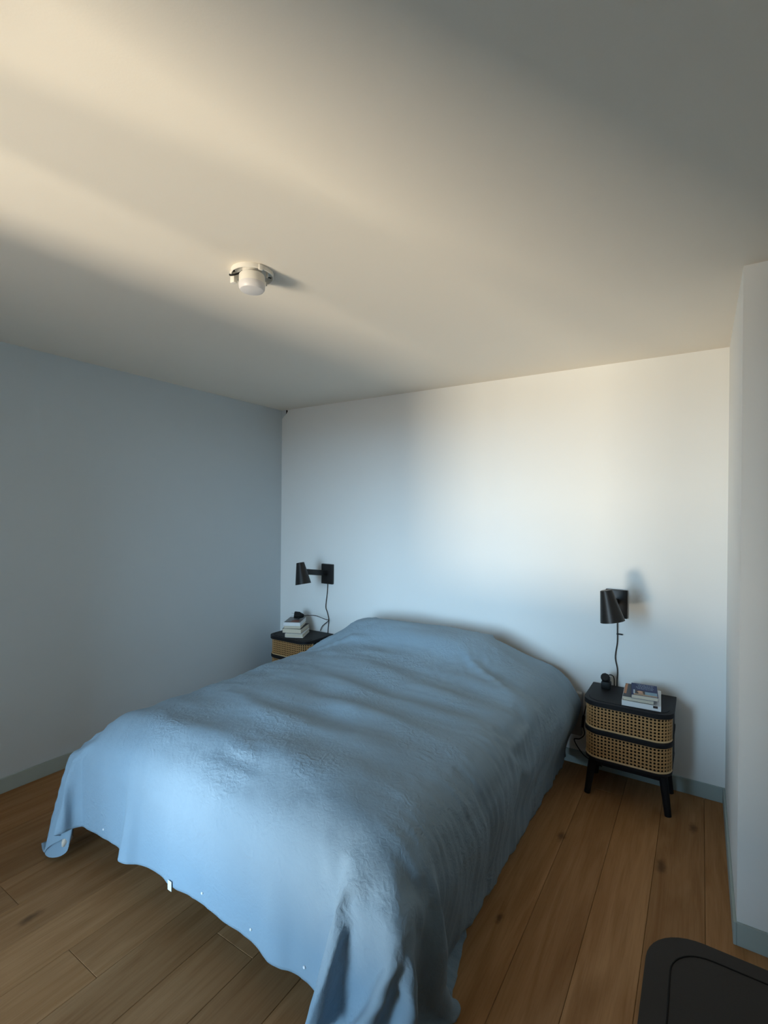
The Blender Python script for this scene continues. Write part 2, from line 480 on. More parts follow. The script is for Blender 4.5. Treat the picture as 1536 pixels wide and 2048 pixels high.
# shape of the draped duvet: one row of points per line from the foot hem to the head,
# x y z in millimetres, each point after the first as the step from the one before it
CLOTH_SIZE = (2.64, 2.42)
CLOTH_ROWS = [
    [672,-2219,17,40,-12,1,39,-11,2,31,13,22,23,28,19,21,30,18,33,-3,21,11,-34,20,0,-35,20,25,-22,19,19,32,2,-8,40,-4,22,32,1,41,1,2,41,0,3,41,0,3,41,-1,2,41,0,3,41,0,3,41,-1,2,40,-6,3,34,-22,5,31,-26,5,39,5,0,32,26,-4,37,17,-2,40,5,-1,42,1,-1,40,-2,-1,41,-5,0,41,3,-1,40,5,-1,41,1,-1,41,0,-1,41,0,-1,41,0,-1,41,0,-1,41,0,-1,41,0,0,42,0,-1,40,-2,-1,41,-7,0,39,-10,-1,41,4,-1,40,11,-2,40,3,-1,41,-2,-1,37,-13,0,19,-33,4,6,-39,8,17,-32,4,20,14,-12,-5,36,-19,-4,36,-19,9,27,-19,19,-2,-17,10,-35,-11,-3,-40,-5,-4,-41,-3,20,-12,-25,-22,30,-11,-6,23,-24,14,-33,3,22,-34,0,23,-34,0,24,-34,0,25,-32,-1],
    [684,-2180,18,39,-11,1,13,-25,29,24,-14,28,30,18,21,20,31,18,30,17,20,24,-24,21,1,-36,20,16,-29,20,29,23,5,-8,40,-3,24,30,1,41,0,2,40,0,3,41,0,2,41,-1,3,41,-1,3,41,1,3,41,1,2,41,-4,3,36,-18,4,31,-27,6,39,4,0,31,26,-4,38,15,-2,41,3,-1,41,0,-1,41,-2,-1,41,-5,0,41,0,-1,40,6,-1,41,2,-1,41,0,-1,41,0,-1,41,0,-1,41,-1,-1,41,1,-1,41,0,-1,41,0,0,41,-1,-1,41,-6,0,39,-10,-1,41,4,-1,40,10,-1,40,3,-2,42,-1,-1,38,-9,-1,22,-30,4,5,-40,8,21,-28,3,19,21,-15,-7,36,-19,1,34,-19,17,16,-18,22,-12,-16,8,-37,-10,-5,-40,-5,7,-38,-9,3,12,-24,-13,35,-22,0,18,-32,20,-31,-12,23,-34,0,23,-34,0,23,-33,4,25,-31,-3],
    [695,-2140,18,13,-25,29,13,-25,30,18,-23,29,30,-4,26,26,25,19,25,26,19,33,-4,21,8,-34,20,9,-33,21,33,9,10,-4,40,-3,24,28,1,41,-1,2,41,1,3,41,0,2,41,-1,3,40,-2,3,41,1,2,41,2,3,41,-1,3,38,-14,4,31,-26,5,39,3,0,32,25,-4,39,12,-1,41,1,-1,41,0,-1,41,-1,-1,41,-5,0,41,-1,-1,40,5,-1,41,2,-1,41,0,-1,41,0,-1,41,-1,-1,41,0,-1,41,0,-1,41,1,0,41,0,-1,41,0,-1,41,-5,0,39,-10,-1,41,5,-1,40,8,-2,41,2,-1,41,0,-1,39,-4,-1,26,-27,3,5,-40,8,26,-24,1,15,27,-16,-7,36,-19,12,28,-19,23,4,-18,24,-17,-15,5,-38,-9,-4,-41,-5,18,-19,-21,2,20,-34,-7,25,-32,-9,26,-32,24,-28,-15,20,-35,5,18,-35,-5,26,-29,14,26,-28,-12],
    [712,-2109,38,8,-25,31,7,-25,32,4,-25,32,15,-22,31,32,4,23,24,26,19,32,15,20,24,-23,21,4,-35,20,32,-7,15,1,40,-2,25,27,0,41,-2,3,41,0,3,41,1,2,41,0,3,41,-3,3,41,0,2,40,3,3,41,0,3,40,-8,3,31,-26,5,39,3,1,33,24,-4,40,7,-1,41,-1,-1,41,1,-1,41,0,-1,40,-4,0,41,-2,-1,41,5,-1,41,1,-1,41,0,-1,41,0,-1,41,-1,-1,41,-1,-1,41,0,-1,41,2,0,41,0,-1,41,0,-1,40,-3,0,40,-10,-1,41,5,-1,40,8,-2,41,0,-1,41,0,-1,40,0,-1,30,-23,1,5,-40,9,30,-18,-1,10,32,-18,-2,35,-19,24,14,-18,28,0,-18,24,-21,-14,0,-40,-7,9,-36,-11,11,8,-32,-12,25,-32,-14,26,-31,16,4,-31,25,-22,-23,21,-31,-13,19,-36,-7,12,-28,-3,34,-19,10],
    [717,-2077,62,11,-25,31,8,-25,32,2,-24,32,3,-25,33,15,-22,31,31,11,21,27,24,20,34,-2,20,9,-34,21,25,-21,18,10,36,0,26,25,0,41,-2,3,40,0,3,41,1,2,41,0,3,41,-3,3,41,0,2,41,3,3,41,0,3,40,-2,3,33,-24,5,38,2,0,34,22,-3,41,2,-1,41,-2,-1,41,2,-1,40,0,-1,41,-3,0,41,-3,-1,41,5,-1,41,1,-1,41,0,-1,41,0,-1,41,-2,-1,41,-2,-1,41,1,-1,40,2,0,41,1,-1,42,0,-1,40,-1,0,40,-9,-1,41,5,-1,40,5,-2,41,0,-1,41,-2,-1,41,2,-1,35,-14,0,4,-40,8,34,-11,-3,1,35,-19,14,29,-19,32,1,-17,31,0,-17,21,-27,-14,0,-41,-7,19,-13,-23,-7,23,-33,-17,26,-31,5,16,-33,20,-8,-30,22,-23,-21,9,-40,-3,18,-33,-12,16,-3,-24,29,-10,0],
    [697,-2054,90,19,-20,30,18,-21,30,11,-24,31,4,-25,33,1,-24,33,16,-20,30,31,15,21,32,13,20,27,-18,20,13,-31,20,21,27,4,25,24,0,41,-3,3,41,1,3,41,0,2,41,0,3,40,-2,2,41,-1,3,41,3,3,41,0,3,41,0,3,35,-18,4,36,2,0,37,16,-2,40,-2,-1,41,-1,-1,41,3,-1,41,0,-1,41,-1,0,41,-3,-1,41,4,-1,41,0,-1,41,0,-1,41,0,-1,40,-3,-1,41,-1,-1,41,0,-1,41,3,0,41,1,-1,41,0,-1,41,0,0,40,-8,-1,41,5,-1,40,3,-2,41,0,-1,41,-3,-1,41,1,-1,39,-3,-1,5,-40,9,34,-2,-7,0,36,-20,30,11,-18,34,-3,-17,34,2,-17,15,-33,-11,13,-32,-14,8,15,-32,-17,25,-31,-2,21,-33,16,0,-32,19,-11,-28,12,-32,-13,16,-30,-18,-13,-9,-32,12,0,-31,37,-7,0],
    [676,-2033,117,17,-21,30,20,-19,31,21,-18,30,18,-21,31,7,-24,32,-1,-24,33,20,-18,29,31,17,20,36,0,20,14,-32,21,31,12,9,23,23,0,40,-3,3,41,1,2,41,0,3,41,0,3,41,-1,2,41,-2,3,40,3,3,41,0,3,41,0,2,38,-9,4,34,2,0,39,7,-1,41,-3,-1,41,0,-1,41,3,-1,41,0,-1,41,0,0,41,-3,-1,41,3,-1,41,0,-1,40,0,-1,41,0,-1,41,-3,-1,41,-1,-1,41,0,-1,41,2,0,41,2,-1,41,0,-1,41,0,0,40,-5,-1,41,4,-1,41,1,-1,41,0,-2,40,-4,-1,41,-3,-2,40,7,0,10,-35,7,30,6,-10,11,29,-19,36,-6,-18,35,4,-17,35,-1,-16,12,-37,-11,22,-4,-26,-11,25,-32,-4,23,-33,15,2,-32,16,-3,-31,14,-24,-23,15,-16,-27,-9,-6,-38,-28,-8,-32,9,-3,-34,42,1,2],
    [691,-2005,139,-6,-21,35,8,-24,31,18,-21,31,22,-17,30,22,-17,30,14,-23,31,-1,-23,34,22,-15,28,35,6,20,29,-13,20,36,-7,14,26,20,1,42,0,3,41,0,3,42,-1,2,40,1,3,41,0,2,39,-1,3,40,1,3,39,-1,3,39,1,2,39,0,3,34,-1,1,40,1,-1,41,-1,-1,41,-1,-1,41,1,-1,41,1,-1,41,0,0,41,0,-1,41,0,-1,40,0,-1,41,0,-1,41,0,-1,41,-2,-1,41,0,-1,41,0,-1,41,1,0,41,1,-1,41,0,-1,41,0,0,41,0,-1,40,0,-1,41,0,-1,41,0,-2,40,-4,-1,41,4,-2,40,-5,-1,16,-20,6,21,15,-13,31,9,-18,35,-5,-17,37,6,-17,34,-9,-16,22,-23,-17,2,20,-33,-2,22,-32,18,-4,-32,15,-9,-31,16,-2,-31,8,5,-36,-19,-1,-40,-19,-3,-40,-23,-6,-36,15,-3,-29,41,1,2],
    [726,-2020,146,-7,1,40,-9,-5,40,-6,-18,36,9,-24,32,19,-19,30,23,-16,30,21,-18,30,2,-23,35,33,-15,27,46,-4,18,44,1,11,35,13,8,44,-5,4,41,2,2,40,0,2,38,1,3,37,-1,3,36,2,2,35,-1,3,36,-1,3,36,-2,4,35,-3,2,40,0,1,39,2,-1,41,2,-2,41,1,-1,40,0,-1,41,0,0,41,-1,0,41,0,-1,41,0,-1,41,-1,0,41,1,-2,41,1,-2,41,1,-1,41,0,-1,41,0,-1,41,-1,0,41,-1,0,41,-1,-1,41,0,0,41,-1,0,40,0,-2,41,1,-1,41,-1,-2,41,2,-2,41,0,-2,37,0,-2,25,-18,6,24,16,-15,34,-7,-18,37,-1,-16,37,1,-17,33,-13,-15,23,10,-30,0,16,-32,21,-4,-32,17,4,-34,5,10,-37,-11,7,-40,-18,0,-41,-19,-1,-40,-17,-3,-41,-12,-1,-40,29,3,-26,40,1,0],
    [738,-2059,151,0,6,40,1,5,41,0,6,40,-8,0,41,-7,-15,37,12,-22,32,24,-13,28,23,-15,30,39,-14,24,45,-4,20,48,-10,22,45,-4,15,40,2,4,41,3,2,37,0,3,35,0,2,34,1,2,32,-1,3,32,0,3,33,0,3,34,-1,3,36,0,1,39,-2,2,40,2,-1,41,0,-1,41,0,-1,41,0,0,41,0,-1,41,-1,0,41,0,0,41,0,-1,41,0,-1,41,0,-2,41,1,-1,41,0,-2,41,0,-1,41,0,-1,41,0,0,41,0,0,41,-1,0,41,-1,-1,41,-1,-1,41,0,-1,41,1,-1,40,0,-2,41,0,-2,40,-6,0,37,6,-5,33,-14,5,35,4,-16,31,11,-23,38,-10,-12,38,-5,-15,34,1,-23,12,11,-34,18,10,-35,7,10,-38,-4,8,-40,-12,3,-41,-17,1,-41,-18,1,-41,-16,2,-41,-8,4,-40,9,6,-38,27,3,-28,41,0,-4],
    [757,-2093,155,-3,3,41,-2,4,41,-1,5,41,-1,6,40,1,7,41,5,9,39,-6,-9,38,38,-14,29,47,-3,17,48,-11,25,41,-4,20,41,-8,19,39,-3,11,39,2,2,37,1,2,34,1,2,33,0,3,31,-1,3,32,-1,4,33,-1,3,34,-1,3,36,0,1,39,0,1,41,0,0,41,0,-1,41,1,-1,41,-1,-1,41,-1,1,41,-1,0,41,0,0,42,-1,-1,41,0,-1,41,1,-3,41,1,-1,41,0,-2,41,1,-1,41,0,0,41,0,-1,41,-1,-1,41,-1,1,41,-1,0,41,-1,0,41,0,-1,41,-1,-2,41,1,-2,40,-3,0,40,1,-4,40,-4,1,38,-3,-3,37,4,-18,34,7,-20,35,-3,-19,33,-1,-20,29,7,-28,12,10,-36,1,6,-40,-6,4,-41,-7,4,-41,-10,4,-41,-11,6,-41,-11,5,-40,-6,6,-40,0,6,-39,10,5,-38,26,4,-29,39,0,-9],
    [780,-2068,156,2,-1,41,0,-1,41,0,-1,41,0,-1,41,0,-1,41,-1,-1,41,8,-1,42,20,22,34,36,-8,36,46,1,12,36,-9,25,34,-7,19,40,-2,12,40,1,3,37,1,2,35,0,2,32,0,3,32,0,3,32,-2,4,33,-1,4,34,-1,3,36,0,2,40,0,0,41,1,-1,41,0,-2,41,0,-1,41,0,0,42,-1,1,41,-1,0,41,-1,0,41,0,-1,41,1,-2,41,1,-3,41,1,-3,41,1,-2,41,1,-1,42,-1,0,41,-1,1,41,-1,0,41,-1,0,41,-1,1,41,-1,0,41,-1,-1,41,0,-1,41,-1,-1,41,0,-3,41,0,-4,40,-1,-3,40,-2,-5,39,0,-12,34,4,-22,34,2,-22,25,4,-30,29,7,-28,1,6,-41,0,6,-41,-3,5,-40,-5,6,-41,-6,6,-41,-7,6,-40,-7,6,-40,-5,6,-40,-2,5,-39,10,5,-37,27,4,-28,35,1,-17],
    [779,-2027,157,0,-1,41,0,-1,41,-1,-1,41,0,-2,41,-1,-1,41,1,-1,41,8,0,41,40,-1,36,46,2,32,17,1,41,36,-2,17,34,-6,22,40,-3,11,40,1,4,38,0,3,34,1,1,33,0,3,32,-1,4,32,-1,3,33,-1,5,34,-1,2,37,0,2,39,0,0,42,0,-1,41,1,-2,41,0,-1,42,0,0,41,-1,0,41,-1,0,41,0,0,42,0,-2,41,1,-3,41,0,-2,41,1,-1,41,0,-1,41,1,-1,41,0,-2,41,-1,1,42,0,0,41,-1,0,41,-1,-1,41,-1,1,41,-1,0,41,-1,-1,42,0,-1,41,0,-4,41,0,-4,41,-1,-5,41,-1,-6,39,1,-12,35,3,-22,28,3,-29,21,6,-35,24,7,-32,19,6,-36,-2,5,-41,-7,6,-40,-3,7,-41,-1,5,-40,-4,5,-39,-5,5,-40,-6,6,-40,-4,6,-40,1,6,-40,25,3,-30,34,3,-19],
    [779,-1986,158,0,-1,41,0,-1,41,0,-2,41,0,-1,41,0,-1,41,1,-1,41,8,0,41,36,-2,39,40,-1,38,29,-2,34,31,0,27,34,-3,22,39,-2,13,41,0,4,38,0,3,35,0,2,33,0,2,32,-1,3,32,-1,4,33,-1,5,34,-1,3,36,0,2,40,0,0,42,0,0,41,0,-2,42,0,-2,41,0,-1,41,0,0,41,0,0,42,0,-1,41,0,-3,41,1,-4,41,1,-3,41,0,-1,42,0,0,41,0,1,41,-1,2,41,-1,1,41,-1,0,42,0,-1,41,0,-1,41,-1,-1,41,-1,0,42,-1,0,41,0,-2,41,0,-4,41,1,-6,42,-1,-6,41,0,-7,39,1,-13,36,2,-21,29,4,-29,25,4,-33,14,7,-38,16,5,-37,1,7,-40,10,3,-39,6,3,-39,3,3,-40,-1,4,-40,-5,5,-40,-5,5,-40,-5,7,-40,-5,11,-39,0,9,-40,34,4,-19],
    [779,-1945,159,0,-1,42,1,-1,41,0,-2,41,0,-1,41,0,-1,41,-1,-1,41,11,-1,40,37,-1,39,37,-2,39,30,-1,34,30,-1,29,34,-1,23,39,-3,13,41,0,6,38,-1,3,35,0,2,33,0,3,32,-1,3,32,0,3,33,-1,4,34,-1,3,37,0,1,39,0,1,42,0,1,41,-1,-1,42,0,-1,41,0,0,41,0,0,42,0,0,41,0,-2,41,0,-2,41,0,-2,41,0,0,42,0,0,41,0,-1,41,0,1,41,-1,1,42,0,1,41,-1,0,41,0,-2,42,0,-2,41,-1,-2,41,0,-1,42,0,-3,41,0,-2,41,0,-5,41,0,-7,41,1,-6,42,1,-6,39,0,-12,36,2,-22,31,2,-27,27,3,-32,19,5,-36,15,6,-39,10,3,-40,8,3,-41,4,4,-40,1,4,-40,-1,5,-39,-3,4,-40,-2,5,-39,-7,6,-40,7,8,-38,3,8,-39,6,13,-31],
    [774,-1904,161,1,-2,41,1,-1,41,1,-1,41,2,-1,41,1,-1,41,0,-1,41,12,-1,40,37,-1,39,35,-1,40,31,-2,33,30,-1,28,35,-1,22,39,-2,14,40,-1,7,37,0,5,35,-1,3,33,0,3,32,-1,2,32,-1,2,33,0,2,35,-1,2,36,0,1,40,0,1,41,0,1,42,-1,1,41,0,1,41,0,1,41,0,1,42,-1,0,41,0,-1,41,1,-2,41,0,-3,42,0,-1,41,-1,1,41,0,2,41,0,2,42,-1,2,41,0,0,41,0,-2,42,-1,-2,41,0,-2,41,0,-3,42,0,-2,41,0,-4,41,0,-4,41,0,-6,41,0,-6,41,0,-6,41,1,-6,40,1,-12,36,1,-20,30,2,-28,23,2,-35,15,1,-38,11,1,-40,1,1,-41,-1,1,-41,1,2,-40,1,4,-40,0,5,-40,-2,5,-40,-2,4,-39,5,11,-37,9,10,-37,11,6,-38,20,21,-29],
    [768,-1864,162,1,-1,41,2,-1,41,1,-1,41,1,-1,41,2,-1,41,3,-1,41,15,-1,40,37,-1,39,35,-2,39,31,-1,33,31,-1,27,35,-1,21,39,-2,14,39,-1,8,37,0,6,35,-1,4,33,0,4,32,-1,2,32,-1,1,33,0,1,34,-1,1,37,0,0,39,0,0,42,-1,1,41,0,1,41,0,2,41,0,2,42,0,3,41,-1,2,41,0,0,41,0,-2,42,0,-2,41,0,0,41,0,0,41,0,2,42,-1,2,41,0,0,41,0,0,42,-1,-3,41,0,-2,41,0,-2,42,0,-2,41,0,-2,41,0,-4,41,0,-5,41,0,-6,41,0,-6,41,1,-6,41,0,-6,39,1,-12,36,2,-21,30,1,-29,23,2,-34,12,1,-39,12,1,-39,4,1,-41,-2,1,-41,-5,1,-41,-7,1,-41,-8,1,-41,-6,2,-41,-3,2,-40,1,4,-40,7,5,-39,11,7,-38,24,27,-20],
    [773,-1823,163,1,-1,41,1,-1,41,1,-1,41,1,-1,41,2,-1,41,1,-1,41,14,-1,40,37,-2,39,35,-1,40,30,-1,32,31,-1,27,36,-1,21,39,-1,13,39,-1,7,37,-1,6,34,-1,5,33,0,3,32,-1,3,32,-1,1,33,0,1,34,-1,1,37,0,0,40,0,-1,41,-1,1,41,0,1,42,0,2,41,0,4,41,0,4,41,-1,2,41,0,1,42,0,0,41,0,-2,41,0,0,41,0,0,42,-1,1,41,0,0,41,0,0,42,0,-1,41,-1,-2,41,0,-2,41,0,-1,42,0,-1,41,0,-3,41,0,-3,41,0,-6,41,0,-6,41,0,-7,41,1,-5,41,0,-6,39,1,-13,36,1,-22,29,2,-28,23,1,-35,13,2,-39,12,1,-40,4,1,-40,-2,1,-41,-4,1,-41,-8,1,-41,-9,1,-42,-10,1,-41,-8,1,-41,-4,1,-40,4,4,-40,10,4,-40,30,8,-18],
    [780,-1783,164,0,-1,41,0,-1,41,0,-1,41,0,0,41,0,-1,41,-1,-1,41,15,-1,40,36,-2,40,36,-1,39,30,-1,33,31,-1,27,36,-1,20,39,-1,12,40,-1,6,37,-1,5,34,-1,5,33,0,4,32,-1,3,32,-1,2,33,0,1,34,0,1,37,-1,-1,39,0,0,42,-1,0,41,0,2,41,0,2,41,0,3,41,0,4,41,0,3,42,-1,2,41,0,0,41,0,-2,41,0,-1,42,0,0,41,-1,0,41,0,0,41,0,1,42,0,0,41,-1,-1,41,0,-1,42,0,-1,41,0,-2,41,0,-3,41,0,-4,41,0,-6,41,0,-6,40,0,-6,41,1,-6,41,1,-6,39,1,-14,35,1,-21,30,1,-29,24,2,-34,12,1,-40,11,1,-39,8,0,-40,0,1,-41,-4,1,-42,-8,1,-41,-9,1,-41,-9,1,-41,-10,2,-41,-8,1,-41,-5,1,-41,12,5,-38,33,8,-19],
    [780,-1742,164,0,-1,41,0,-1,41,0,-1,41,0,0,42,0,-1,41,0,-1,41,14,-1,40,37,-2,39,35,-1,40,29,-1,33,32,-1,27,36,-1,19,40,-1,11,40,-1,4,36,-1,4,35,-1,5,32,0,4,32,-1,4,32,-1,2,33,0,1,34,-1,1,37,0,1,40,0,1,41,-1,1,41,0,2,41,0,2,42,0,2,41,0,3,41,-1,3,41,0,2,41,0,1,41,0,-1,42,0,-2,41,-1,-2,41,0,-1,41,0,0,42,0,1,41,0,1,41,-1,1,41,0,0,42,0,-1,41,0,-2,41,0,-4,41,0,-5,40,0,-6,41,0,-6,41,0,-6,40,1,-6,41,1,-7,39,0,-13,35,1,-21,29,2,-29,25,1,-33,12,1,-39,12,1,-40,6,1,-40,0,1,-41,-2,1,-41,-4,1,-41,-8,1,-41,-8,1,-41,-9,1,-41,-8,1,-41,-10,2,-40,0,3,-40,33,9,-19],
    [780,-1701,165,-1,-1,41,0,-1,41,0,-1,41,0,-1,41,0,-1,41,1,-1,41,14,-1,41,37,-1,39,35,-1,39,30,-1,33,31,-1,26,37,-1,19,40,-1,10,40,-2,3,36,0,4,35,-1,4,32,-1,5,32,0,3,32,-1,3,33,0,2,34,-1,2,36,0,3,40,0,1,41,-1,3,41,0,2,42,0,3,41,0,2,41,-1,3,41,0,2,41,0,2,42,0,-1,41,0,-2,41,0,-2,41,-1,-3,41,0,-2,41,0,-1,42,0,1,41,-1,2,41,0,2,41,0,1,42,0,0,41,0,-3,41,0,-4,40,0,-6,41,0,-5,41,0,-6,40,1,-6,41,0,-7,40,0,-8,39,1,-13,35,1,-21,31,1,-26,23,2,-34,16,1,-38,8,1,-40,7,1,-40,-2,1,-41,-4,1,-41,-3,1,-41,-5,1,-41,-6,1,-41,-7,1,-41,-7,1,-41,-12,2,-40,-12,2,-39,32,9,-20],
    [779,-1660,166,0,-1,41,0,-1,41,0,-1,41,0,-1,41,1,-1,41,0,-1,41,15,-1,40,38,-1,39,34,-1,40,30,-1,31,32,-1,26,36,-2,18,40,-1,9,40,-1,4,36,0,4,34,-1,5,33,-1,5,31,0,5,32,-1,3,33,0,3,34,-1,3,37,0,3,39,0,2,41,-1,3,41,0,4,42,0,3,41,-1,2,41,0,2,41,0,1,41,0,0,42,0,-1,41,0,-3,41,0,-3,41,-1,-3,41,0,-3,42,0,-2,41,-1,1,41,0,2,41,0,2,41,0,1,42,0,1,41,0,-2,41,0,-4,40,0,-6,41,0,-5,41,0,-6,40,1,-6,41,0,-7,40,0,-8,39,1,-13,35,1,-21,31,1,-27,24,1,-33,12,1,-39,15,2,-38,3,1,-41,-2,1,-41,-4,1,-41,-6,1,-41,-6,1,-41,-4,1,-40,-5,1,-41,-4,1,-41,-11,1,-41,-21,3,-35,26,7,-25],
    [778,-1619,167,0,-1,41,1,-1,41,0,-1,41,1,-1,41,-1,-1,41,0,-1,41,17,-1,40,37,-1,39,35,-1,39,30,-1,31,32,-2,25,36,-1,18,40,-1,9,39,-1,5,36,0,6,34,-1,6,33,-1,6,31,-1,5,32,0,4,33,-1,4,34,0,4,37,0,2,39,-1,3,41,0,2,42,0,2,41,0,1,41,-1,1,41,0,0,41,0,1,42,0,-1,41,0,-1,41,0,-2,41,0,-3,41,-1,-4,41,0,-4,42,0,-1,41,-1,-1,41,0,2,41,0,2,41,0,2,41,0,0,41,0,-2,41,0,-3,41,0,-5,41,0,-6,40,0,-5,41,1,-6,41,0,-6,40,0,-6,39,1,-13,35,1,-21,30,1,-27,25,1,-33,12,1,-39,13,2,-39,8,1,-40,-1,1,-41,-7,1,-41,-8,1,-41,-7,1,-41,-5,1,-41,-4,1,-41,-2,1,-40,-6,1,-41,-25,2,-32,14,7,-29],
    [778,-1578,167,1,-1,41,0,-1,41,0,-1,41,0,-1,41,0,-1,41,1,-1,41,16,-1,40,38,-1,39,34,-1,40,30,-2,31,31,-1,26,37,-1,19,40,-1,10,39,-1,5,36,-1,7,34,0,6,33,-1,5,32,-1,5,31,0,4,33,-1,4,34,0,4,37,0,2,39,-1,2,42,0,0,41,0,0,41,-1,-1,41,0,-1,41,0,-1,42,0,-1,41,0,-1,41,0,-1,41,-1,-1,41,0,-2,41,0,-3,42,0,-2,41,-1,-1,41,0,0,41,0,1,41,0,1,41,0,2,41,0,0,41,0,-2,41,0,-3,41,0,-4,41,0,-5,40,0,-4,41,1,-6,40,0,-6,41,0,-6,39,1,-10,35,1,-22,30,1,-28,25,1,-32,12,1,-39,12,1,-39,6,2,-41,1,1,-40,-4,1,-41,-8,1,-41,-9,1,-41,-7,1,-41,-4,1,-41,-2,1,-41,-1,1,-41,-25,2,-30,-2,5,-31],
    [778,-1537,168,1,-1,41,0,-1,41,0,-1,41,0,-1,41,0,-1,41,0,-1,41,18,-1,40,37,-1,39,34,-1,39,30,-2,32,31,-1,27,37,-1,19,40,-1,11,39,-1,6,36,-1,7,34,0,5,33,-1,4,32,-1,4,32,0,2,32,-1,3,35,0,3,36,0,3,40,-1,1,41,0,1,41,-1,-1,41,0,-2,41,0,-2,42,0,-2,41,-1,-1,41,0,-1,41,0,-1,41,0,-2,41,0,-1,42,0,0,41,0,-1,41,-1,0,41,0,0,41,0,1,41,0,2,41,0,2,41,0,0,41,0,-3,41,0,-3,41,0,-3,41,0,-4,41,0,-4,41,1,-5,40,0,-6,40,0,-7,40,1,-10,33,1,-23,32,1,-26,24,1,-33,11,1,-39,13,1,-40,8,2,-39,-1,1,-41,-4,1,-41,-7,1,-41,-9,1,-41,-8,1,-41,-5,1,-41,-2,1,-41,-1,1,-41,-17,1,-35,-28,1,-26],
    [778,-1496,169,1,-1,41,0,-1,41,0,-1,41,0,-1,41,0,-1,41,0,-1,41,18,-1,40,38,-1,39,33,-1,39,30,-1,32,32,-2,26,36,-1,19,40,-1,11,40,-1,6,36,-1,6,34,0,5,32,-1,4,32,-1,2,32,0,2,33,-1,1,34,0,3,37,-1,3,40,0,2,41,0,1,41,-1,1,41,0,-1,41,0,-2,41,0,-3,41,-1,-3,41,0,-1,41,0,-1,41,0,0,42,0,0,41,0,1,41,0,0,41,-1,1,41,0,1,41,0,2,41,0,1,42,0,1,41,0,-1,41,0,-1,41,0,-3,41,0,-3,41,0,-4,41,0,-4,40,1,-4,41,0,-6,41,0,-7,38,1,-13,35,1,-22,30,1,-27,25,1,-33,11,1,-39,13,1,-39,6,2,-40,-1,1,-41,-4,1,-41,-7,1,-41,-8,1,-41,-7,1,-41,-7,1,-41,-3,1,-41,0,1,-41,-12,1,-39,-34,1,-23],
    [778,-1455,169,1,-1,41,0,0,41,0,-2,41,1,-1,41,0,-1,41,0,-1,41,17,-1,41,39,-1,38,34,-1,40,29,-2,31,32,-1,25,37,-1,19,39,-1,10,40,-1,5,36,-1,6,33,-1,5,33,0,4,32,-1,2,32,-1,2,32,0,1,35,-1,2,36,0,3,40,0,3,41,0,3,41,-1,1,41,0,-1,41,0,-2,41,-1,-4,41,0,-3,41,0,0,41,0,0,42,0,1,41,0,2,41,0,2,41,-1,2,41,0,1,41,0,1,41,0,-1,41,0,0,42,0,0,41,0,0,41,0,-1,41,0,-1,41,0,-3,41,0,-3,41,0,-4,41,0,-4,41,1,-5,41,0,-7,39,1,-15,35,1,-22,29,1,-29,24,1,-33,12,1,-40,12,1,-39,5,1,-40,-1,2,-41,-4,1,-41,-6,1,-41,-7,1,-41,-8,1,-41,-6,1,-41,-4,1,-41,-1,1,-41,-10,1,-40,-33,1,-23],
    [778,-1414,170,1,0,41,0,-1,41,1,-2,41,0,-1,41,-2,-1,41,0,-1,41,21,-1,40,37,-2,39,35,-1,38,30,-1,31,31,-1,24,36,-1,21,40,-1,8,39,-1,5,36,-1,6,34,-1,5,32,0,4,32,-1,3,32,-1,2,33,0,1,34,-1,3,37,0,3,39,0,2,41,0,2,41,-1,1,41,0,-1,41,0,-2,41,0,-3,41,-1,-2,42,0,0,41,0,2,41,0,3,41,0,3,41,-1,3,41,0,3,41,0,0,41,0,-1,41,0,-2,42,0,-1,41,0,-2,41,0,-1,41,0,-1,41,0,-2,41,0,-3,41,0,-3,41,0,-3,42,0,-3,41,1,-4,41,0,-7,39,1,-13,35,1,-23,30,1,-28,23,1,-34,12,1,-40,12,1,-39,4,1,-41,0,2,-41,-4,1,-41,-6,1,-41,-8,1,-41,-7,1,-41,-7,1,-41,-4,1,-41,-2,1,-41,-8,1,-40,-32,1,-24],
    [778,-1372,171,0,-1,41,1,-1,41,0,-2,41,-2,-1,41,-1,-1,41,4,-1,40,18,-2,41,38,-1,38,36,-1,37,29,-1,31,32,-1,26,36,-2,19,39,0,11,39,-1,6,36,-1,6,34,-1,5,33,0,3,31,-1,1,32,-1,1,33,0,1,34,-1,2,37,0,4,40,0,3,41,0,2,41,-1,1,41,0,-1,41,0,-2,41,0,-2,41,-1,-2,41,0,1,41,0,4,41,0,4,41,-1,3,41,0,3,41,0,1,41,0,0,41,0,-3,41,0,-2,42,0,-2,41,0,-3,41,0,-2,41,0,-3,41,0,-3,41,0,-3,41,0,-3,41,0,-3,41,0,-3,41,1,-3,41,0,-5,39,1,-12,36,1,-21,30,1,-28,23,1,-34,12,1,-40,13,1,-39,3,1,-41,0,1,-41,-4,2,-41,-6,1,-41,-7,1,-41,-8,1,-41,-7,1,-41,-5,1,-41,-2,1,-41,-6,1,-41,-32,1,-24],
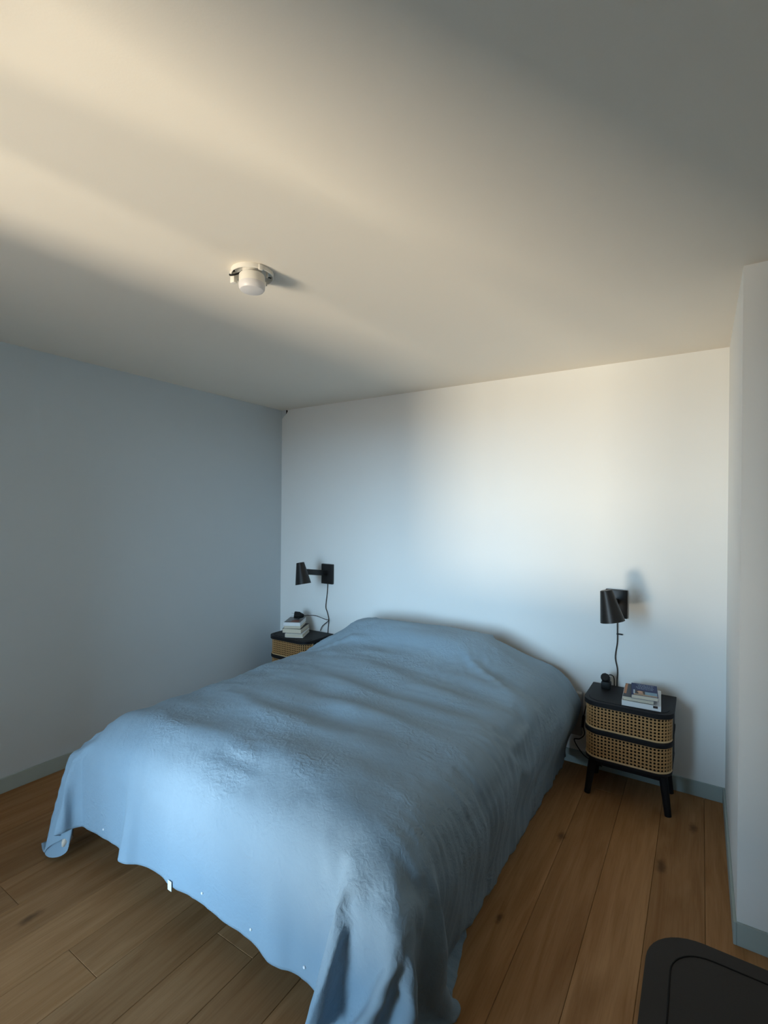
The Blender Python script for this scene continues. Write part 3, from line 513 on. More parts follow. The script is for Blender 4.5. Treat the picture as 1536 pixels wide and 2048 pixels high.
    [778,-1331,172,0,-1,41,1,-1,41,-2,-2,40,-1,-1,41,4,-1,41,0,-1,41,19,-2,40,40,-1,38,32,-1,38,32,-1,30,31,-2,25,35,-1,20,39,-1,13,39,0,6,36,-1,6,34,-1,4,33,0,4,32,-1,1,32,-1,1,32,0,0,35,-1,2,36,0,3,40,0,3,41,0,3,41,0,1,41,-1,0,41,0,-2,41,0,-3,41,-1,-2,41,0,1,41,0,3,41,0,4,41,-1,3,41,0,2,41,0,0,41,0,-1,41,0,-3,41,-1,-3,42,0,-2,41,0,-2,41,0,-3,41,0,-3,41,0,-3,41,0,-3,41,1,-3,41,0,-2,41,0,-3,41,1,-2,41,0,-4,39,1,-11,36,1,-20,31,0,-28,23,2,-34,12,1,-39,13,1,-39,3,1,-42,-1,1,-41,-3,2,-41,-6,1,-41,-7,1,-41,-8,1,-41,-7,1,-41,-5,1,-41,-3,1,-41,-6,1,-41,-30,1,-25],
    [778,-1290,173,0,-1,40,0,-1,41,-1,-2,41,2,-1,41,-2,-1,41,0,-2,41,25,-1,39,34,-2,40,36,-1,37,31,-1,28,32,-1,26,34,-1,22,40,-1,8,39,0,7,36,-1,5,34,-1,6,32,0,4,32,-1,4,32,-1,1,32,0,0,35,-1,1,36,0,2,40,0,3,41,0,2,41,0,2,41,-1,-1,41,0,-3,41,0,-4,41,-1,-2,41,0,1,41,0,2,41,-1,3,41,0,3,41,0,2,41,0,0,41,-1,-1,41,0,-3,41,0,-2,41,0,-2,41,0,-2,42,0,-3,41,0,-2,41,0,-2,41,1,-2,41,0,-2,41,0,-2,41,0,-2,41,0,-2,41,1,-4,40,1,-10,37,1,-19,31,1,-28,22,0,-35,13,2,-40,12,1,-39,2,1,-42,0,1,-41,-4,2,-41,-6,1,-41,-7,1,-41,-8,1,-41,-7,1,-41,-5,1,-41,-3,1,-41,-5,1,-41,-30,1,-26],
    [778,-1249,174,0,-1,40,-1,-1,41,1,-2,41,0,-1,41,-4,-2,41,4,-1,41,24,-1,39,35,-2,40,34,-1,38,32,-1,27,28,-2,30,39,0,12,40,-1,10,39,-1,6,35,0,7,34,-1,4,32,-1,6,32,0,5,32,-1,3,32,0,1,35,-1,-1,36,0,1,40,0,1,41,0,2,41,-1,0,41,0,0,41,0,-3,41,-1,-2,41,0,-1,41,0,0,41,0,2,41,-1,2,41,0,2,41,0,1,41,0,1,41,-1,-1,41,0,-2,41,0,-3,41,0,-1,41,0,-2,41,0,-2,42,0,-1,41,0,-1,41,0,-1,41,1,-1,41,0,-2,41,0,-1,41,0,-2,42,1,-4,40,1,-11,36,1,-20,30,1,-29,22,1,-35,13,1,-39,12,1,-39,2,1,-42,2,1,-41,-3,1,-41,-6,2,-41,-7,1,-41,-8,1,-41,-8,1,-41,-5,1,-41,-4,1,-41,-4,1,-41,-29,1,-27],
    [778,-1207,175,-1,-2,41,0,-1,41,0,-2,41,-1,-1,41,-1,-2,40,3,-1,41,25,-1,40,37,-2,39,31,-1,39,33,-1,26,27,-2,31,40,0,10,39,-1,9,38,-1,12,36,-1,0,34,0,5,32,-1,6,32,0,6,32,-1,4,32,0,2,35,-1,0,36,0,-1,40,0,-2,41,-1,0,41,0,-1,41,0,0,41,0,0,42,0,0,41,-1,1,40,0,1,42,0,1,40,-1,2,41,0,1,41,0,-1,41,-1,-1,41,0,-1,41,0,-2,41,0,-1,41,0,0,41,0,0,41,0,-1,42,0,0,41,0,-1,41,0,-2,41,1,-1,41,0,-2,41,0,-3,41,0,-4,41,1,-4,39,1,-12,35,1,-21,30,0,-28,24,2,-33,11,1,-39,13,1,-39,4,1,-41,-1,1,-41,-1,1,-41,-4,2,-41,-7,1,-41,-8,1,-41,-7,1,-41,-7,1,-41,-3,1,-41,-5,1,-41,-28,1,-28],
    [778,-1166,176,-1,-2,41,0,-1,41,0,-2,41,0,-1,41,0,-2,41,1,-1,41,25,-2,39,39,-1,40,30,-1,38,29,-2,31,30,-1,28,38,-1,15,39,-1,10,40,0,4,36,-1,3,34,0,4,32,-1,5,32,0,5,32,-1,4,32,0,2,35,-1,-1,37,0,-2,39,0,-2,41,-1,0,42,0,0,41,0,1,41,0,1,41,-1,2,41,0,2,41,0,2,41,-1,1,41,0,0,41,0,0,41,0,-3,41,0,-2,40,-1,-2,41,0,-1,41,0,-1,41,0,1,41,0,0,41,0,0,42,0,-2,41,0,-1,40,0,-3,41,1,-2,41,0,-2,41,0,-4,41,0,-5,41,1,-4,37,0,-15,37,1,-15,26,1,-30,26,1,-32,16,1,-37,7,2,-40,8,1,-40,0,1,-41,-5,1,-41,-5,1,-41,-3,2,-40,-6,1,-41,-8,1,-41,-6,1,-41,-4,1,-41,-5,1,-41,-27,2,-29],
    [778,-1125,178,-1,-1,41,0,-2,41,1,-2,41,0,-1,40,1,-2,41,1,-1,41,23,-2,41,39,-1,39,30,-1,39,27,-2,32,32,-1,26,36,-2,20,40,-1,11,40,0,3,36,0,2,34,-1,3,33,0,2,32,-1,3,32,0,2,33,0,1,34,-1,0,37,0,-1,40,0,-1,41,-1,1,41,0,2,40,0,3,41,-1,3,41,0,3,42,0,1,41,-1,0,41,0,-1,41,0,-2,41,0,-2,41,0,-3,41,-1,-4,40,0,-2,41,0,-1,41,0,0,41,0,1,41,0,1,41,0,-1,41,0,-3,41,0,-3,41,0,-3,41,0,-3,41,0,-2,41,1,-3,40,0,-5,41,0,-6,40,1,-4,31,0,-28,36,1,-18,18,2,-37,18,0,-36,10,3,-38,6,1,-40,-1,1,-41,-3,1,-41,-8,1,-41,-7,1,-41,-3,2,-41,-5,1,-40,-6,1,-41,-5,1,-42,-4,1,-40,-26,2,-30],
    [778,-1083,179,-2,-2,41,1,-2,41,0,-2,41,1,-1,41,1,-2,41,1,-1,41,24,-2,40,38,-1,40,29,-1,39,27,-2,32,32,-2,27,36,0,20,41,-1,11,39,-1,4,37,-1,2,34,0,1,33,0,2,32,-1,1,32,0,1,33,-1,1,34,0,0,37,0,0,40,-1,1,41,0,2,41,0,3,41,0,2,41,-1,3,41,0,1,41,0,0,41,-1,-1,41,0,-3,41,0,-3,41,0,-3,41,-1,-3,41,0,-3,41,0,-1,41,0,0,40,0,2,41,0,1,41,0,1,41,0,-2,41,0,-3,41,0,-3,41,0,-3,41,0,-4,40,0,-3,41,0,-3,41,1,-4,41,0,-4,39,0,-11,34,1,-18,30,0,-28,28,1,-27,7,2,-41,19,1,-36,2,3,-40,-2,1,-41,-3,1,-40,-6,1,-41,-9,1,-41,-6,2,-41,-2,1,-41,-5,1,-41,-3,1,-40,-5,1,-41,-26,2,-31],
    [778,-1042,181,-2,-2,41,1,-2,41,-3,-2,41,1,-1,41,2,-2,41,3,-1,41,24,-2,40,40,-1,38,28,-1,40,27,-2,31,32,-1,26,37,-2,19,40,0,10,39,-1,4,37,-1,3,34,0,2,32,0,3,32,-1,2,32,0,1,33,-1,1,34,0,0,37,0,1,40,-1,0,41,0,1,41,0,2,41,0,1,41,-1,1,41,0,1,41,0,0,41,-1,-1,41,0,-3,41,0,-2,41,0,-2,41,-1,-2,41,0,-2,41,0,0,41,0,1,41,0,2,41,0,2,41,0,1,41,0,0,41,0,-2,40,0,-4,41,0,-3,41,0,-4,41,0,-3,41,0,-4,40,0,-4,41,0,-5,40,1,-10,36,0,-19,28,1,-29,30,1,-28,8,2,-40,10,1,-39,15,1,-38,-4,2,-41,-9,2,-41,-7,1,-41,-8,1,-41,-8,2,-40,-3,1,-41,-2,1,-40,-3,1,-42,-5,1,-40,-24,2,-32],
    [778,-1001,183,-3,-2,41,2,-2,41,-6,-2,41,-1,-2,40,1,-1,41,6,-2,41,31,-1,38,38,-1,40,31,-2,37,24,-1,32,35,-2,22,33,-1,24,40,-1,3,39,0,5,36,-1,5,34,0,4,33,-1,3,32,0,3,31,0,2,33,-1,1,35,0,0,36,0,0,40,-1,0,41,0,0,41,0,0,41,-1,1,41,0,1,41,0,1,41,-1,0,41,0,0,41,0,0,41,0,-1,41,0,-2,41,-1,-1,41,0,-1,41,0,0,41,0,1,41,0,2,41,-1,3,41,0,2,41,0,1,41,0,0,41,0,-3,41,0,-4,41,0,-4,40,1,-5,41,0,-6,41,0,-5,40,0,-5,40,1,-12,35,0,-19,30,1,-28,30,1,-28,9,1,-40,8,2,-40,12,1,-39,5,2,-40,-9,1,-41,-12,2,-41,-9,1,-41,-9,2,-41,-4,1,-40,-1,1,-41,-1,2,-40,-5,1,-41,-23,1,-33],
    [778,-959,186,-4,-3,40,3,-2,41,-6,-2,40,-5,-2,41,1,-2,41,14,-1,39,29,-1,39,37,-2,40,26,-2,38,33,-1,24,31,-1,27,33,-1,22,40,-1,4,39,-1,6,36,0,5,34,0,4,32,-1,4,32,0,2,32,0,1,33,-1,0,34,0,0,37,0,0,40,-1,0,41,0,1,41,0,1,41,-1,1,41,0,1,41,0,1,40,-1,1,41,0,1,41,0,0,41,0,0,41,-1,0,41,0,-1,41,0,-1,41,0,0,41,-1,2,41,0,3,41,0,3,41,0,1,41,0,0,41,0,-2,41,0,-3,41,0,-5,41,0,-6,40,1,-6,41,0,-6,40,0,-5,41,0,-4,39,1,-12,38,0,-15,27,1,-30,31,1,-28,9,1,-39,8,2,-40,11,1,-40,6,2,-40,-5,1,-41,-11,2,-41,-13,1,-40,-9,2,-41,-7,1,-41,0,1,-41,0,2,-40,-5,1,-41,-22,1,-34],
    [778,-918,189,-6,-2,40,5,-3,40,-5,-2,41,-8,-2,40,4,-2,40,13,-1,39,25,-2,40,33,-2,41,38,-1,31,28,-2,30,29,-1,29,37,0,15,39,-1,10,39,-1,6,36,0,5,34,0,3,32,-1,3,32,0,1,32,0,1,33,-1,1,34,0,1,37,-1,0,40,0,0,41,0,1,41,0,1,41,-1,1,41,0,3,41,0,2,41,-1,2,41,0,2,41,-1,1,40,0,1,41,0,0,41,-1,-1,41,0,-2,41,0,-1,41,0,-1,41,0,1,41,0,0,41,0,1,41,0,-2,41,0,-3,41,0,-5,40,0,-5,41,0,-6,40,0,-5,41,0,-5,41,1,-5,41,0,-4,40,0,-4,37,1,-18,25,1,-32,33,1,-25,7,1,-40,9,2,-40,11,1,-39,6,2,-41,-5,1,-41,-8,2,-41,-12,1,-40,-12,2,-41,-7,1,-41,0,1,-40,0,2,-41,-5,1,-41,-19,1,-35],
    [779,-876,192,-8,-4,40,4,-2,40,1,-2,41,-11,-2,39,-2,-2,41,12,-2,39,28,-2,40,35,-1,40,38,-1,31,26,-2,32,31,-1,27,37,0,16,40,-1,10,39,-1,6,36,0,5,34,-1,3,33,0,2,31,0,1,32,0,1,33,-1,2,34,-1,3,37,0,2,40,0,0,41,-1,1,41,0,0,41,0,2,41,-1,4,41,-1,4,41,0,3,41,-1,2,41,0,0,41,0,1,41,0,0,41,-1,-2,40,1,-4,41,0,-2,41,0,-3,41,0,-1,41,0,-2,41,0,-2,41,0,-3,41,-1,-4,40,0,-5,41,1,-5,41,0,-4,40,0,-4,41,0,-4,41,1,-4,40,0,-5,41,0,-5,33,1,-18,30,1,-27,30,1,-27,6,1,-40,12,2,-39,12,1,-39,2,2,-41,-4,1,-41,-7,2,-41,-10,1,-41,-12,2,-41,-7,1,-41,0,1,-40,0,2,-41,-5,1,-40,-18,1,-37],
    [779,-835,195,-7,-4,40,-2,-2,41,9,-3,40,-10,-1,39,-7,-2,40,16,-2,38,32,-2,39,30,-1,41,33,-2,34,28,-1,30,33,-1,25,37,0,18,40,-1,9,39,-1,6,35,0,6,34,-1,3,33,0,2,32,0,1,32,-1,2,32,0,3,34,-1,5,37,-1,3,40,0,2,41,-1,1,41,0,2,41,-1,2,41,0,4,41,-1,4,41,0,1,41,0,1,41,0,0,41,0,-2,41,0,-1,41,0,-3,41,0,-4,40,0,-3,41,0,-3,41,0,-2,41,0,-2,41,-1,-3,41,0,-4,40,0,-5,41,0,-3,41,1,-3,41,0,-3,41,0,-2,41,0,-3,40,0,-4,41,0,-4,41,0,-3,31,1,-25,35,1,-21,21,2,-34,13,1,-39,13,2,-39,9,1,-40,0,2,-41,-4,1,-41,-6,2,-40,-9,1,-41,-11,2,-41,-6,1,-41,0,1,-41,-1,2,-40,-6,1,-41,-16,2,-37],
    [780,-794,199,-5,-4,41,-9,-3,39,11,-2,40,0,-2,40,-12,-1,40,9,-3,39,39,-1,35,31,-1,40,27,-2,38,33,-1,24,31,-1,26,37,-1,16,40,0,10,38,-1,6,36,0,6,34,-1,4,32,0,4,32,0,3,32,-1,3,32,-1,4,35,0,5,36,-1,3,40,-1,3,41,0,2,41,-1,2,41,0,3,41,-1,2,41,0,3,41,0,-1,41,0,-1,41,0,-2,41,0,-3,41,-1,-2,41,0,-3,40,1,-3,41,0,-2,41,0,-2,41,0,-2,41,-1,-1,41,0,-2,41,0,-3,41,0,-2,41,0,-3,41,0,-1,41,-1,-1,41,0,-1,41,0,-3,41,0,-2,41,0,-6,39,1,-10,35,2,-21,32,1,-26,23,1,-34,13,2,-39,13,1,-39,4,2,-41,0,1,-41,-2,2,-41,-6,2,-41,-9,1,-41,-10,2,-41,-4,1,-40,-1,1,-41,-3,2,-41,-7,1,-40,-12,2,-39],
    [780,-753,203,-2,-4,41,-10,-3,40,1,-3,40,11,-2,39,-1,-3,41,-5,0,39,42,-2,31,34,-1,39,22,-1,40,37,-2,17,32,-1,25,32,0,26,40,-1,1,39,0,7,35,-1,7,33,0,11,32,-1,7,32,-1,6,31,-1,4,33,0,4,35,-1,2,36,0,1,40,0,0,41,0,1,41,-1,2,41,0,2,41,-1,2,41,0,0,41,0,-1,41,0,-2,41,0,-3,41,-1,-3,41,0,-1,41,0,-2,41,0,0,41,1,-1,40,-1,-1,41,0,-1,41,0,0,41,0,-1,41,-1,-2,41,0,-1,41,0,-1,41,-1,0,41,0,-1,41,0,-2,41,0,-2,42,0,-4,41,1,-6,39,1,-13,36,2,-22,31,1,-28,23,1,-35,14,2,-39,13,1,-39,4,2,-41,1,1,-41,-2,2,-41,-6,2,-41,-11,1,-41,-9,2,-41,-3,1,-41,-1,1,-40,-5,2,-41,-8,1,-40,-10,2,-40],
    [779,-712,208,1,-4,40,-5,-4,41,-11,-2,39,14,-2,39,1,-3,40,11,-4,40,24,-1,40,44,1,27,23,-1,38,28,-3,24,38,0,14,36,-2,18,31,0,27,38,0,1,36,1,1,33,-1,10,31,-1,8,32,0,6,32,-1,4,33,0,2,34,-1,2,37,0,0,40,0,1,41,-1,1,41,0,1,40,0,2,41,-1,1,41,0,0,41,0,-1,41,0,-2,41,0,-1,41,-1,-2,41,0,-1,41,0,1,41,0,1,41,0,0,41,0,-1,41,0,-1,41,0,-1,41,-1,-1,41,0,-1,41,0,-1,40,-1,-1,41,0,-1,41,0,-2,41,0,-3,41,0,-4,41,0,0,40,1,-11,39,2,-15,36,0,-20,31,2,-27,25,1,-34,14,2,-39,13,1,-40,9,2,-40,2,1,-41,-3,2,-41,-8,2,-40,-12,1,-41,-7,2,-41,-2,1,-40,-4,1,-41,-8,2,-41,-8,1,-41,-7,2,-40],
    [779,-671,212,1,-4,41,0,-4,40,-7,-4,41,-7,-2,40,14,-2,37,19,-4,39,26,-2,41,37,-2,34,36,-1,24,12,-1,39,36,0,13,39,1,9,39,-3,13,32,-2,22,32,0,10,33,5,-3,31,-1,8,32,-1,5,32,0,2,33,0,2,34,-1,0,37,0,0,40,0,1,41,-1,1,41,0,3,41,-1,2,41,0,1,41,0,-1,41,0,-1,40,0,-1,41,-1,-1,41,0,0,41,0,-1,41,0,0,41,0,2,41,0,0,41,0,-1,41,0,-1,41,-1,-1,41,0,-1,41,0,-2,41,0,-2,41,-1,-2,40,0,-3,41,0,-3,41,-1,1,41,0,3,36,-2,-20,41,3,-8,39,2,-12,37,1,-18,32,2,-26,27,1,-32,20,1,-37,12,2,-39,7,1,-41,4,2,-41,-4,2,-41,-10,2,-40,-11,1,-41,-4,1,-41,-3,2,-40,-9,1,-41,-10,2,-41,-7,2,-41,-4,1,-40],
    [779,-630,216,0,-4,41,1,-5,41,0,-3,41,-6,-4,40,-1,-3,40,28,-1,36,38,-4,39,26,-3,40,29,-1,27,34,-2,23,16,-3,37,39,3,5,40,0,7,37,-2,11,33,-2,13,29,-1,17,31,8,-8,31,0,4,32,-1,2,33,0,1,34,0,1,37,-1,2,40,0,2,41,-1,2,41,0,2,41,-1,1,41,0,0,41,1,-2,41,-1,-1,41,0,0,41,0,0,41,-1,1,41,0,0,41,0,0,40,0,-1,41,0,0,41,0,-1,41,0,-1,41,-1,0,41,0,-2,41,0,-2,41,0,-3,41,0,-2,41,-3,3,40,-3,6,39,2,-10,35,-1,-20,40,2,-12,40,2,-8,40,2,-12,35,0,-15,31,2,-28,31,2,-29,24,2,-33,8,1,-41,14,2,-39,5,2,-41,-6,2,-41,-10,1,-40,-8,2,-41,-3,1,-40,-9,2,-41,-12,1,-41,-10,2,-41,-5,1,-41,-3,2,-40],
    [779,-589,221,0,-5,41,0,-4,40,1,-4,41,0,-4,41,0,-3,41,18,-3,39,43,-2,36,33,-5,38,15,-2,37,34,-1,21,34,-3,22,23,-3,32,40,4,0,38,1,6,35,-1,8,33,-1,7,28,-3,20,30,7,-7,32,2,-2,33,0,2,34,-1,2,37,0,1,40,-1,2,41,0,0,41,0,1,41,1,0,41,0,-1,41,-1,0,41,0,1,41,-1,1,41,-1,1,41,-1,1,41,0,2,41,-1,0,41,0,0,41,1,-1,41,0,-1,41,0,-1,41,-1,-1,41,0,-1,40,0,-4,41,0,-1,40,-8,8,40,1,-3,36,2,-18,38,1,-16,40,2,-10,40,1,-8,41,2,-8,41,-1,-2,32,3,-26,34,2,-26,35,2,-25,14,2,-39,17,2,-40,16,2,-39,4,2,-40,-7,2,-41,-8,1,-41,-3,2,-40,-10,1,-41,-14,2,-41,-12,1,-41,-8,2,-41,-4,2,-40,-3,1,-41],
    [780,-548,225,-1,-5,41,0,-4,41,0,-4,40,1,-4,41,1,-4,41,26,-3,40,32,-3,40,33,-3,36,24,-4,33,20,-4,35,37,0,16,36,-2,18,28,-4,27,39,5,-1,35,0,6,33,-1,6,32,0,5,30,-2,14,31,1,2,32,6,-6,34,0,1,37,0,1,40,0,0,41,0,-1,41,1,-1,41,0,0,41,0,1,41,-1,1,41,-1,2,41,-1,1,41,-1,2,41,-1,3,41,-1,2,41,-1,2,41,-1,0,41,0,0,41,0,-1,41,0,-1,41,-1,-1,41,1,-2,41,0,-4,40,-7,8,38,2,-13,37,3,-16,39,2,-12,40,1,-8,40,1,-9,41,1,-7,41,1,-4,38,2,-15,36,2,-22,34,3,-25,32,2,-29,18,2,-39,18,2,-39,17,2,-39,1,2,-41,-3,1,-41,-3,2,-40,-10,1,-41,-16,2,-41,-15,1,-41,-10,2,-40,-7,2,-41,-4,1,-41,-2,2,-41],
    [780,-508,230,0,-4,40,-1,-4,41,0,-4,41,0,-4,41,2,-4,41,28,-4,40,38,-3,39,22,-3,39,24,-4,33,27,-3,30,28,-3,28,37,-2,15,37,-2,15,31,-3,22,36,4,0,33,-1,7,32,0,5,32,1,3,30,-2,12,33,0,4,34,0,-1,37,1,-1,40,2,-1,41,3,-3,41,1,-2,41,0,0,41,0,1,41,-1,1,41,-1,2,42,-2,3,41,-2,3,41,-2,3,41,-1,3,41,-1,2,41,-1,1,41,0,0,41,0,-1,41,0,-2,41,0,-2,41,0,-3,40,-4,3,39,3,-13,38,3,-14,40,2,-10,39,1,-10,40,2,-10,39,1,-10,40,2,-10,40,2,-10,40,2,-12,36,2,-21,34,2,-25,30,3,-32,22,2,-38,21,2,-38,16,2,-40,1,1,-41,3,2,-41,-10,2,-41,-16,1,-41,-16,1,-40,-13,2,-41,-10,2,-41,-6,2,-41,-4,2,-41,-2,1,-41],
    [780,-467,234,0,-4,41,0,-4,40,0,-5,41,0,-4,41,3,-3,41,28,-4,40,37,-3,40,22,-3,39,22,-4,34,26,-3,31,30,-4,25,34,-3,20,37,-2,15,36,-2,15,32,-3,18,33,2,3,32,0,7,32,-1,5,32,2,1,32,0,3,35,0,3,37,0,2,40,1,1,41,1,0,41,0,0,41,0,0,41,0,1,41,0,1,41,-2,2,41,-2,3,41,-2,4,41,-2,4,42,-2,2,41,-1,2,41,0,1,41,0,0,42,0,-2,41,1,-2,41,0,-2,41,0,-3,40,2,-9,39,2,-11,40,2,-11,39,2,-12,39,2,-12,39,2,-11,39,2,-12,39,2,-12,40,2,-11,39,2,-14,37,3,-20,34,2,-26,31,3,-32,24,2,-38,21,1,-39,17,2,-39,6,2,-41,-5,2,-41,-12,1,-41,-15,2,-41,-15,1,-41,-13,2,-41,-9,2,-41,-7,2,-41,-4,1,-41,-1,2,-41],
    [773,-427,238,4,-4,41,2,-4,41,1,-4,41,0,-4,40,4,-4,41,31,-3,41,36,-4,39,19,-3,39,23,-3,35,26,-3,30,30,-4,25,33,-3,21,36,-3,18,35,-2,16,33,-2,16,33,-2,13,32,-1,7,32,1,4,31,0,4,33,-1,4,35,0,4,36,-1,3,40,0,3,42,0,1,41,0,0,41,1,-1,41,0,1,42,-1,1,41,-1,1,41,-1,2,41,-2,3,41,-2,4,42,-1,2,41,-1,2,41,0,0,42,0,-1,41,1,-2,42,1,-3,41,0,-3,41,2,-6,40,2,-9,40,2,-12,39,2,-12,39,3,-13,39,2,-14,38,3,-13,39,2,-14,39,3,-13,39,2,-12,39,2,-15,37,3,-19,35,2,-26,32,2,-32,24,3,-38,22,1,-39,18,2,-40,4,2,-41,-4,1,-41,-11,2,-41,-16,2,-41,-15,1,-41,-13,2,-41,-10,2,-41,-7,2,-41,-4,1,-41,-1,2,-41],
    [754,-391,244,7,-2,40,7,-3,41,6,-3,40,6,-3,40,6,-4,41,33,-4,40,35,-3,39,18,-3,40,24,-3,34,26,-4,30,29,-3,25,33,-3,22,34,-3,19,35,-3,20,32,-3,18,32,-3,15,32,-1,10,32,-1,5,32,0,5,33,-1,5,34,-1,5,37,-1,4,40,-1,4,42,0,2,41,0,0,42,0,0,41,0,0,41,-1,1,42,0,1,41,0,1,41,-1,0,42,0,1,41,-1,2,42,-1,1,41,0,0,42,0,-1,41,1,-3,41,1,-4,42,1,-4,41,2,-6,40,2,-10,40,2,-12,39,3,-12,39,2,-14,39,3,-14,38,3,-15,38,2,-15,38,3,-15,39,3,-14,39,2,-15,37,3,-19,35,3,-26,32,2,-32,26,1,-38,23,2,-40,20,2,-40,4,2,-41,-4,1,-41,-11,2,-41,-16,1,-41,-17,2,-41,-14,2,-41,-10,2,-41,-7,1,-41,-5,2,-41,-1,2,-41],
    [742,-353,248,5,-2,41,6,-3,40,6,-3,41,6,-3,41,17,-3,40,37,-3,40,36,-3,38,22,-2,37,23,-4,34,26,-3,30,29,-3,25,31,-4,23,34,-3,22,33,-3,22,31,-4,21,32,-3,17,31,-2,13,33,-1,6,32,-1,6,33,-1,5,34,-1,5,37,-1,4,41,-1,4,41,0,3,42,-1,1,41,1,-1,42,0,-1,41,1,-2,42,0,0,41,0,0,42,-1,0,41,0,0,41,-1,1,42,0,1,41,0,0,42,0,-1,41,1,-4,42,1,-3,41,1,-3,42,1,-6,40,2,-9,40,2,-11,40,3,-13,39,3,-14,38,2,-16,38,3,-16,38,3,-16,37,3,-17,38,3,-16,37,3,-18,37,3,-20,35,2,-26,33,3,-31,28,1,-38,24,2,-39,21,2,-39,6,1,-42,-4,2,-41,-12,2,-41,-17,1,-41,-17,2,-41,-15,2,-41,-11,2,-41,-7,1,-41,-4,2,-41,-1,2,-41],
    [757,-315,249,5,-2,40,6,-3,41,6,-3,40,5,-3,41,10,-2,41,38,-2,39,34,-2,39,21,-3,37,22,-3,34,26,-3,30,28,-3,26,31,-4,23,33,-3,23,31,-3,25,31,-4,22,31,-2,20,31,-4,14,33,-2,7,33,0,5,33,-1,5,34,-1,4,37,-1,4,40,-1,4,42,0,2,41,-1,1,42,0,0,42,0,0,41,0,-1,42,0,-1,41,0,-2,42,0,-1,41,0,-1,41,0,-1,42,1,0,41,0,0,42,0,-2,41,0,-1,42,1,-2,41,1,-1,42,1,-4,41,2,-9,40,2,-11,39,3,-14,39,3,-17,37,3,-18,36,3,-20,37,3,-19,36,3,-17,38,3,-17,38,3,-16,37,3,-20,36,2,-26,34,2,-30,29,2,-36,24,2,-40,23,2,-39,7,1,-41,-3,2,-41,-12,2,-41,-18,1,-41,-17,2,-41,-16,2,-41,-11,2,-41,-8,1,-41,-4,2,-41,-2,2,-41],
    [772,-277,249,4,-2,41,3,-2,41,1,-2,41,-1,-2,41,13,-2,41,38,-2,39,33,-2,39,21,-3,37,23,-3,34,26,-3,29,29,-3,25,31,-4,24,32,-3,24,31,-4,24,30,-3,23,30,-2,20,31,-3,15,33,-2,7,32,-2,4,33,-1,4,35,0,3,37,-1,3,40,-1,3,41,0,2,42,0,1,41,0,1,42,-1,0,41,0,-2,42,0,-2,41,0,-1,41,0,-1,42,0,0,41,0,1,41,0,0,42,1,-1,41,0,-1,42,0,-1,41,1,0,42,1,0,42,1,-3,41,2,-8,39,2,-13,39,3,-16,37,3,-18,36,3,-20,36,2,-21,36,3,-20,36,3,-18,37,3,-16,39,3,-16,38,3,-19,36,3,-25,34,2,-30,32,2,-34,24,2,-39,24,2,-39,9,1,-41,-3,2,-42,-12,2,-41,-18,1,-41,-18,2,-41,-16,2,-41,-12,2,-41,-8,1,-41,-4,2,-41,-2,2,-41],
    [778,-236,251,1,-2,41,1,-2,41,0,-2,41,0,-2,41,14,-2,41,38,-2,39,32,-3,39,22,-2,37,24,-3,33,27,-3,29,29,-4,24,31,-3,23,33,-4,23,30,-3,24,30,-3,22,30,-3,21,30,-3,14,32,-2,7,32,-1,3,32,-1,3,35,-1,2,37,-1,2,40,-1,1,41,0,1,42,0,2,41,0,1,41,0,1,41,-1,0,42,0,0,41,0,-1,41,1,1,41,0,1,42,0,1,41,0,-1,41,1,-1,42,0,-2,41,0,0,41,1,0,41,1,0,42,1,-3,40,2,-8,39,2,-14,37,3,-17,37,2,-20,36,3,-20,36,3,-20,36,2,-19,36,3,-17,37,3,-16,39,4,-15,39,3,-18,36,2,-24,35,3,-29,34,2,-34,24,2,-39,23,2,-39,11,1,-41,-3,2,-41,-11,2,-41,-18,1,-41,-18,2,-41,-15,2,-41,-12,1,-41,-8,2,-41,-5,2,-41,-4,2,-41],
    [779,-195,253,1,-2,41,0,-2,41,0,-2,41,-1,-2,41,18,-2,41,37,-2,39,32,-3,39,23,-2,35,25,-4,33,28,-3,28,29,-3,24,32,-4,22,31,-3,23,32,-4,21,30,-3,22,27,-2,23,30,-3,12,31,-2,8,31,-2,-2,33,-1,2,34,-1,1,37,-1,2,40,-1,1,41,-1,2,41,0,2,41,0,2,41,1,2,42,0,1,41,0,1,41,0,0,41,0,1,41,1,1,41,0,1,42,0,-1,41,0,-1,41,0,-3,41,0,-2,41,1,-1,41,1,-1,41,0,-3,39,3,-2,36,2,-19,37,2,-16,37,3,-18,37,3,-19,36,3,-19,36,3,-17,38,3,-16,38,3,-15,38,3,-15,39,4,-17,38,2,-24,35,3,-29,33,2,-33,25,2,-39,23,2,-39,12,1,-41,-2,2,-41,-11,2,-41,-17,1,-41,-18,2,-41,-15,2,-41,-12,1,-41,-7,2,-41,-4,2,-41,-3,2,-41],
    [780,-154,255,-1,-2,41,0,-2,41,1,-2,41,0,-2,41,19,-2,40,38,-3,39,31,-2,40,25,-3,33,26,-3,32,29,-4,26,28,-3,26,32,-4,20,34,-4,19,30,-3,22,31,-4,20,26,-1,23,30,-8,3,28,3,19,29,-5,-12,33,0,2,34,-1,3,37,-1,1,40,0,2,41,-1,3,41,1,3,41,0,4,41,1,2,41,0,2,41,0,1,41,0,0,41,0,0,41,0,0,41,1,1,41,0,0,41,0,-1,41,0,-2,41,0,-3,41,0,-3,41,0,-3,41,0,-4,36,5,5,32,0,-23,38,4,-14,38,3,-15,37,3,-17,37,4,-17,37,3,-17,38,3,-15,38,3,-14,40,3,-13,39,4,-17,37,2,-23,36,3,-29,34,2,-33,24,2,-39,23,1,-40,13,2,-40,-1,2,-41,-11,2,-41,-17,1,-41,-17,2,-41,-16,2,-41,-12,1,-41,-8,2,-41,-4,2,-41,-2,1,-41],
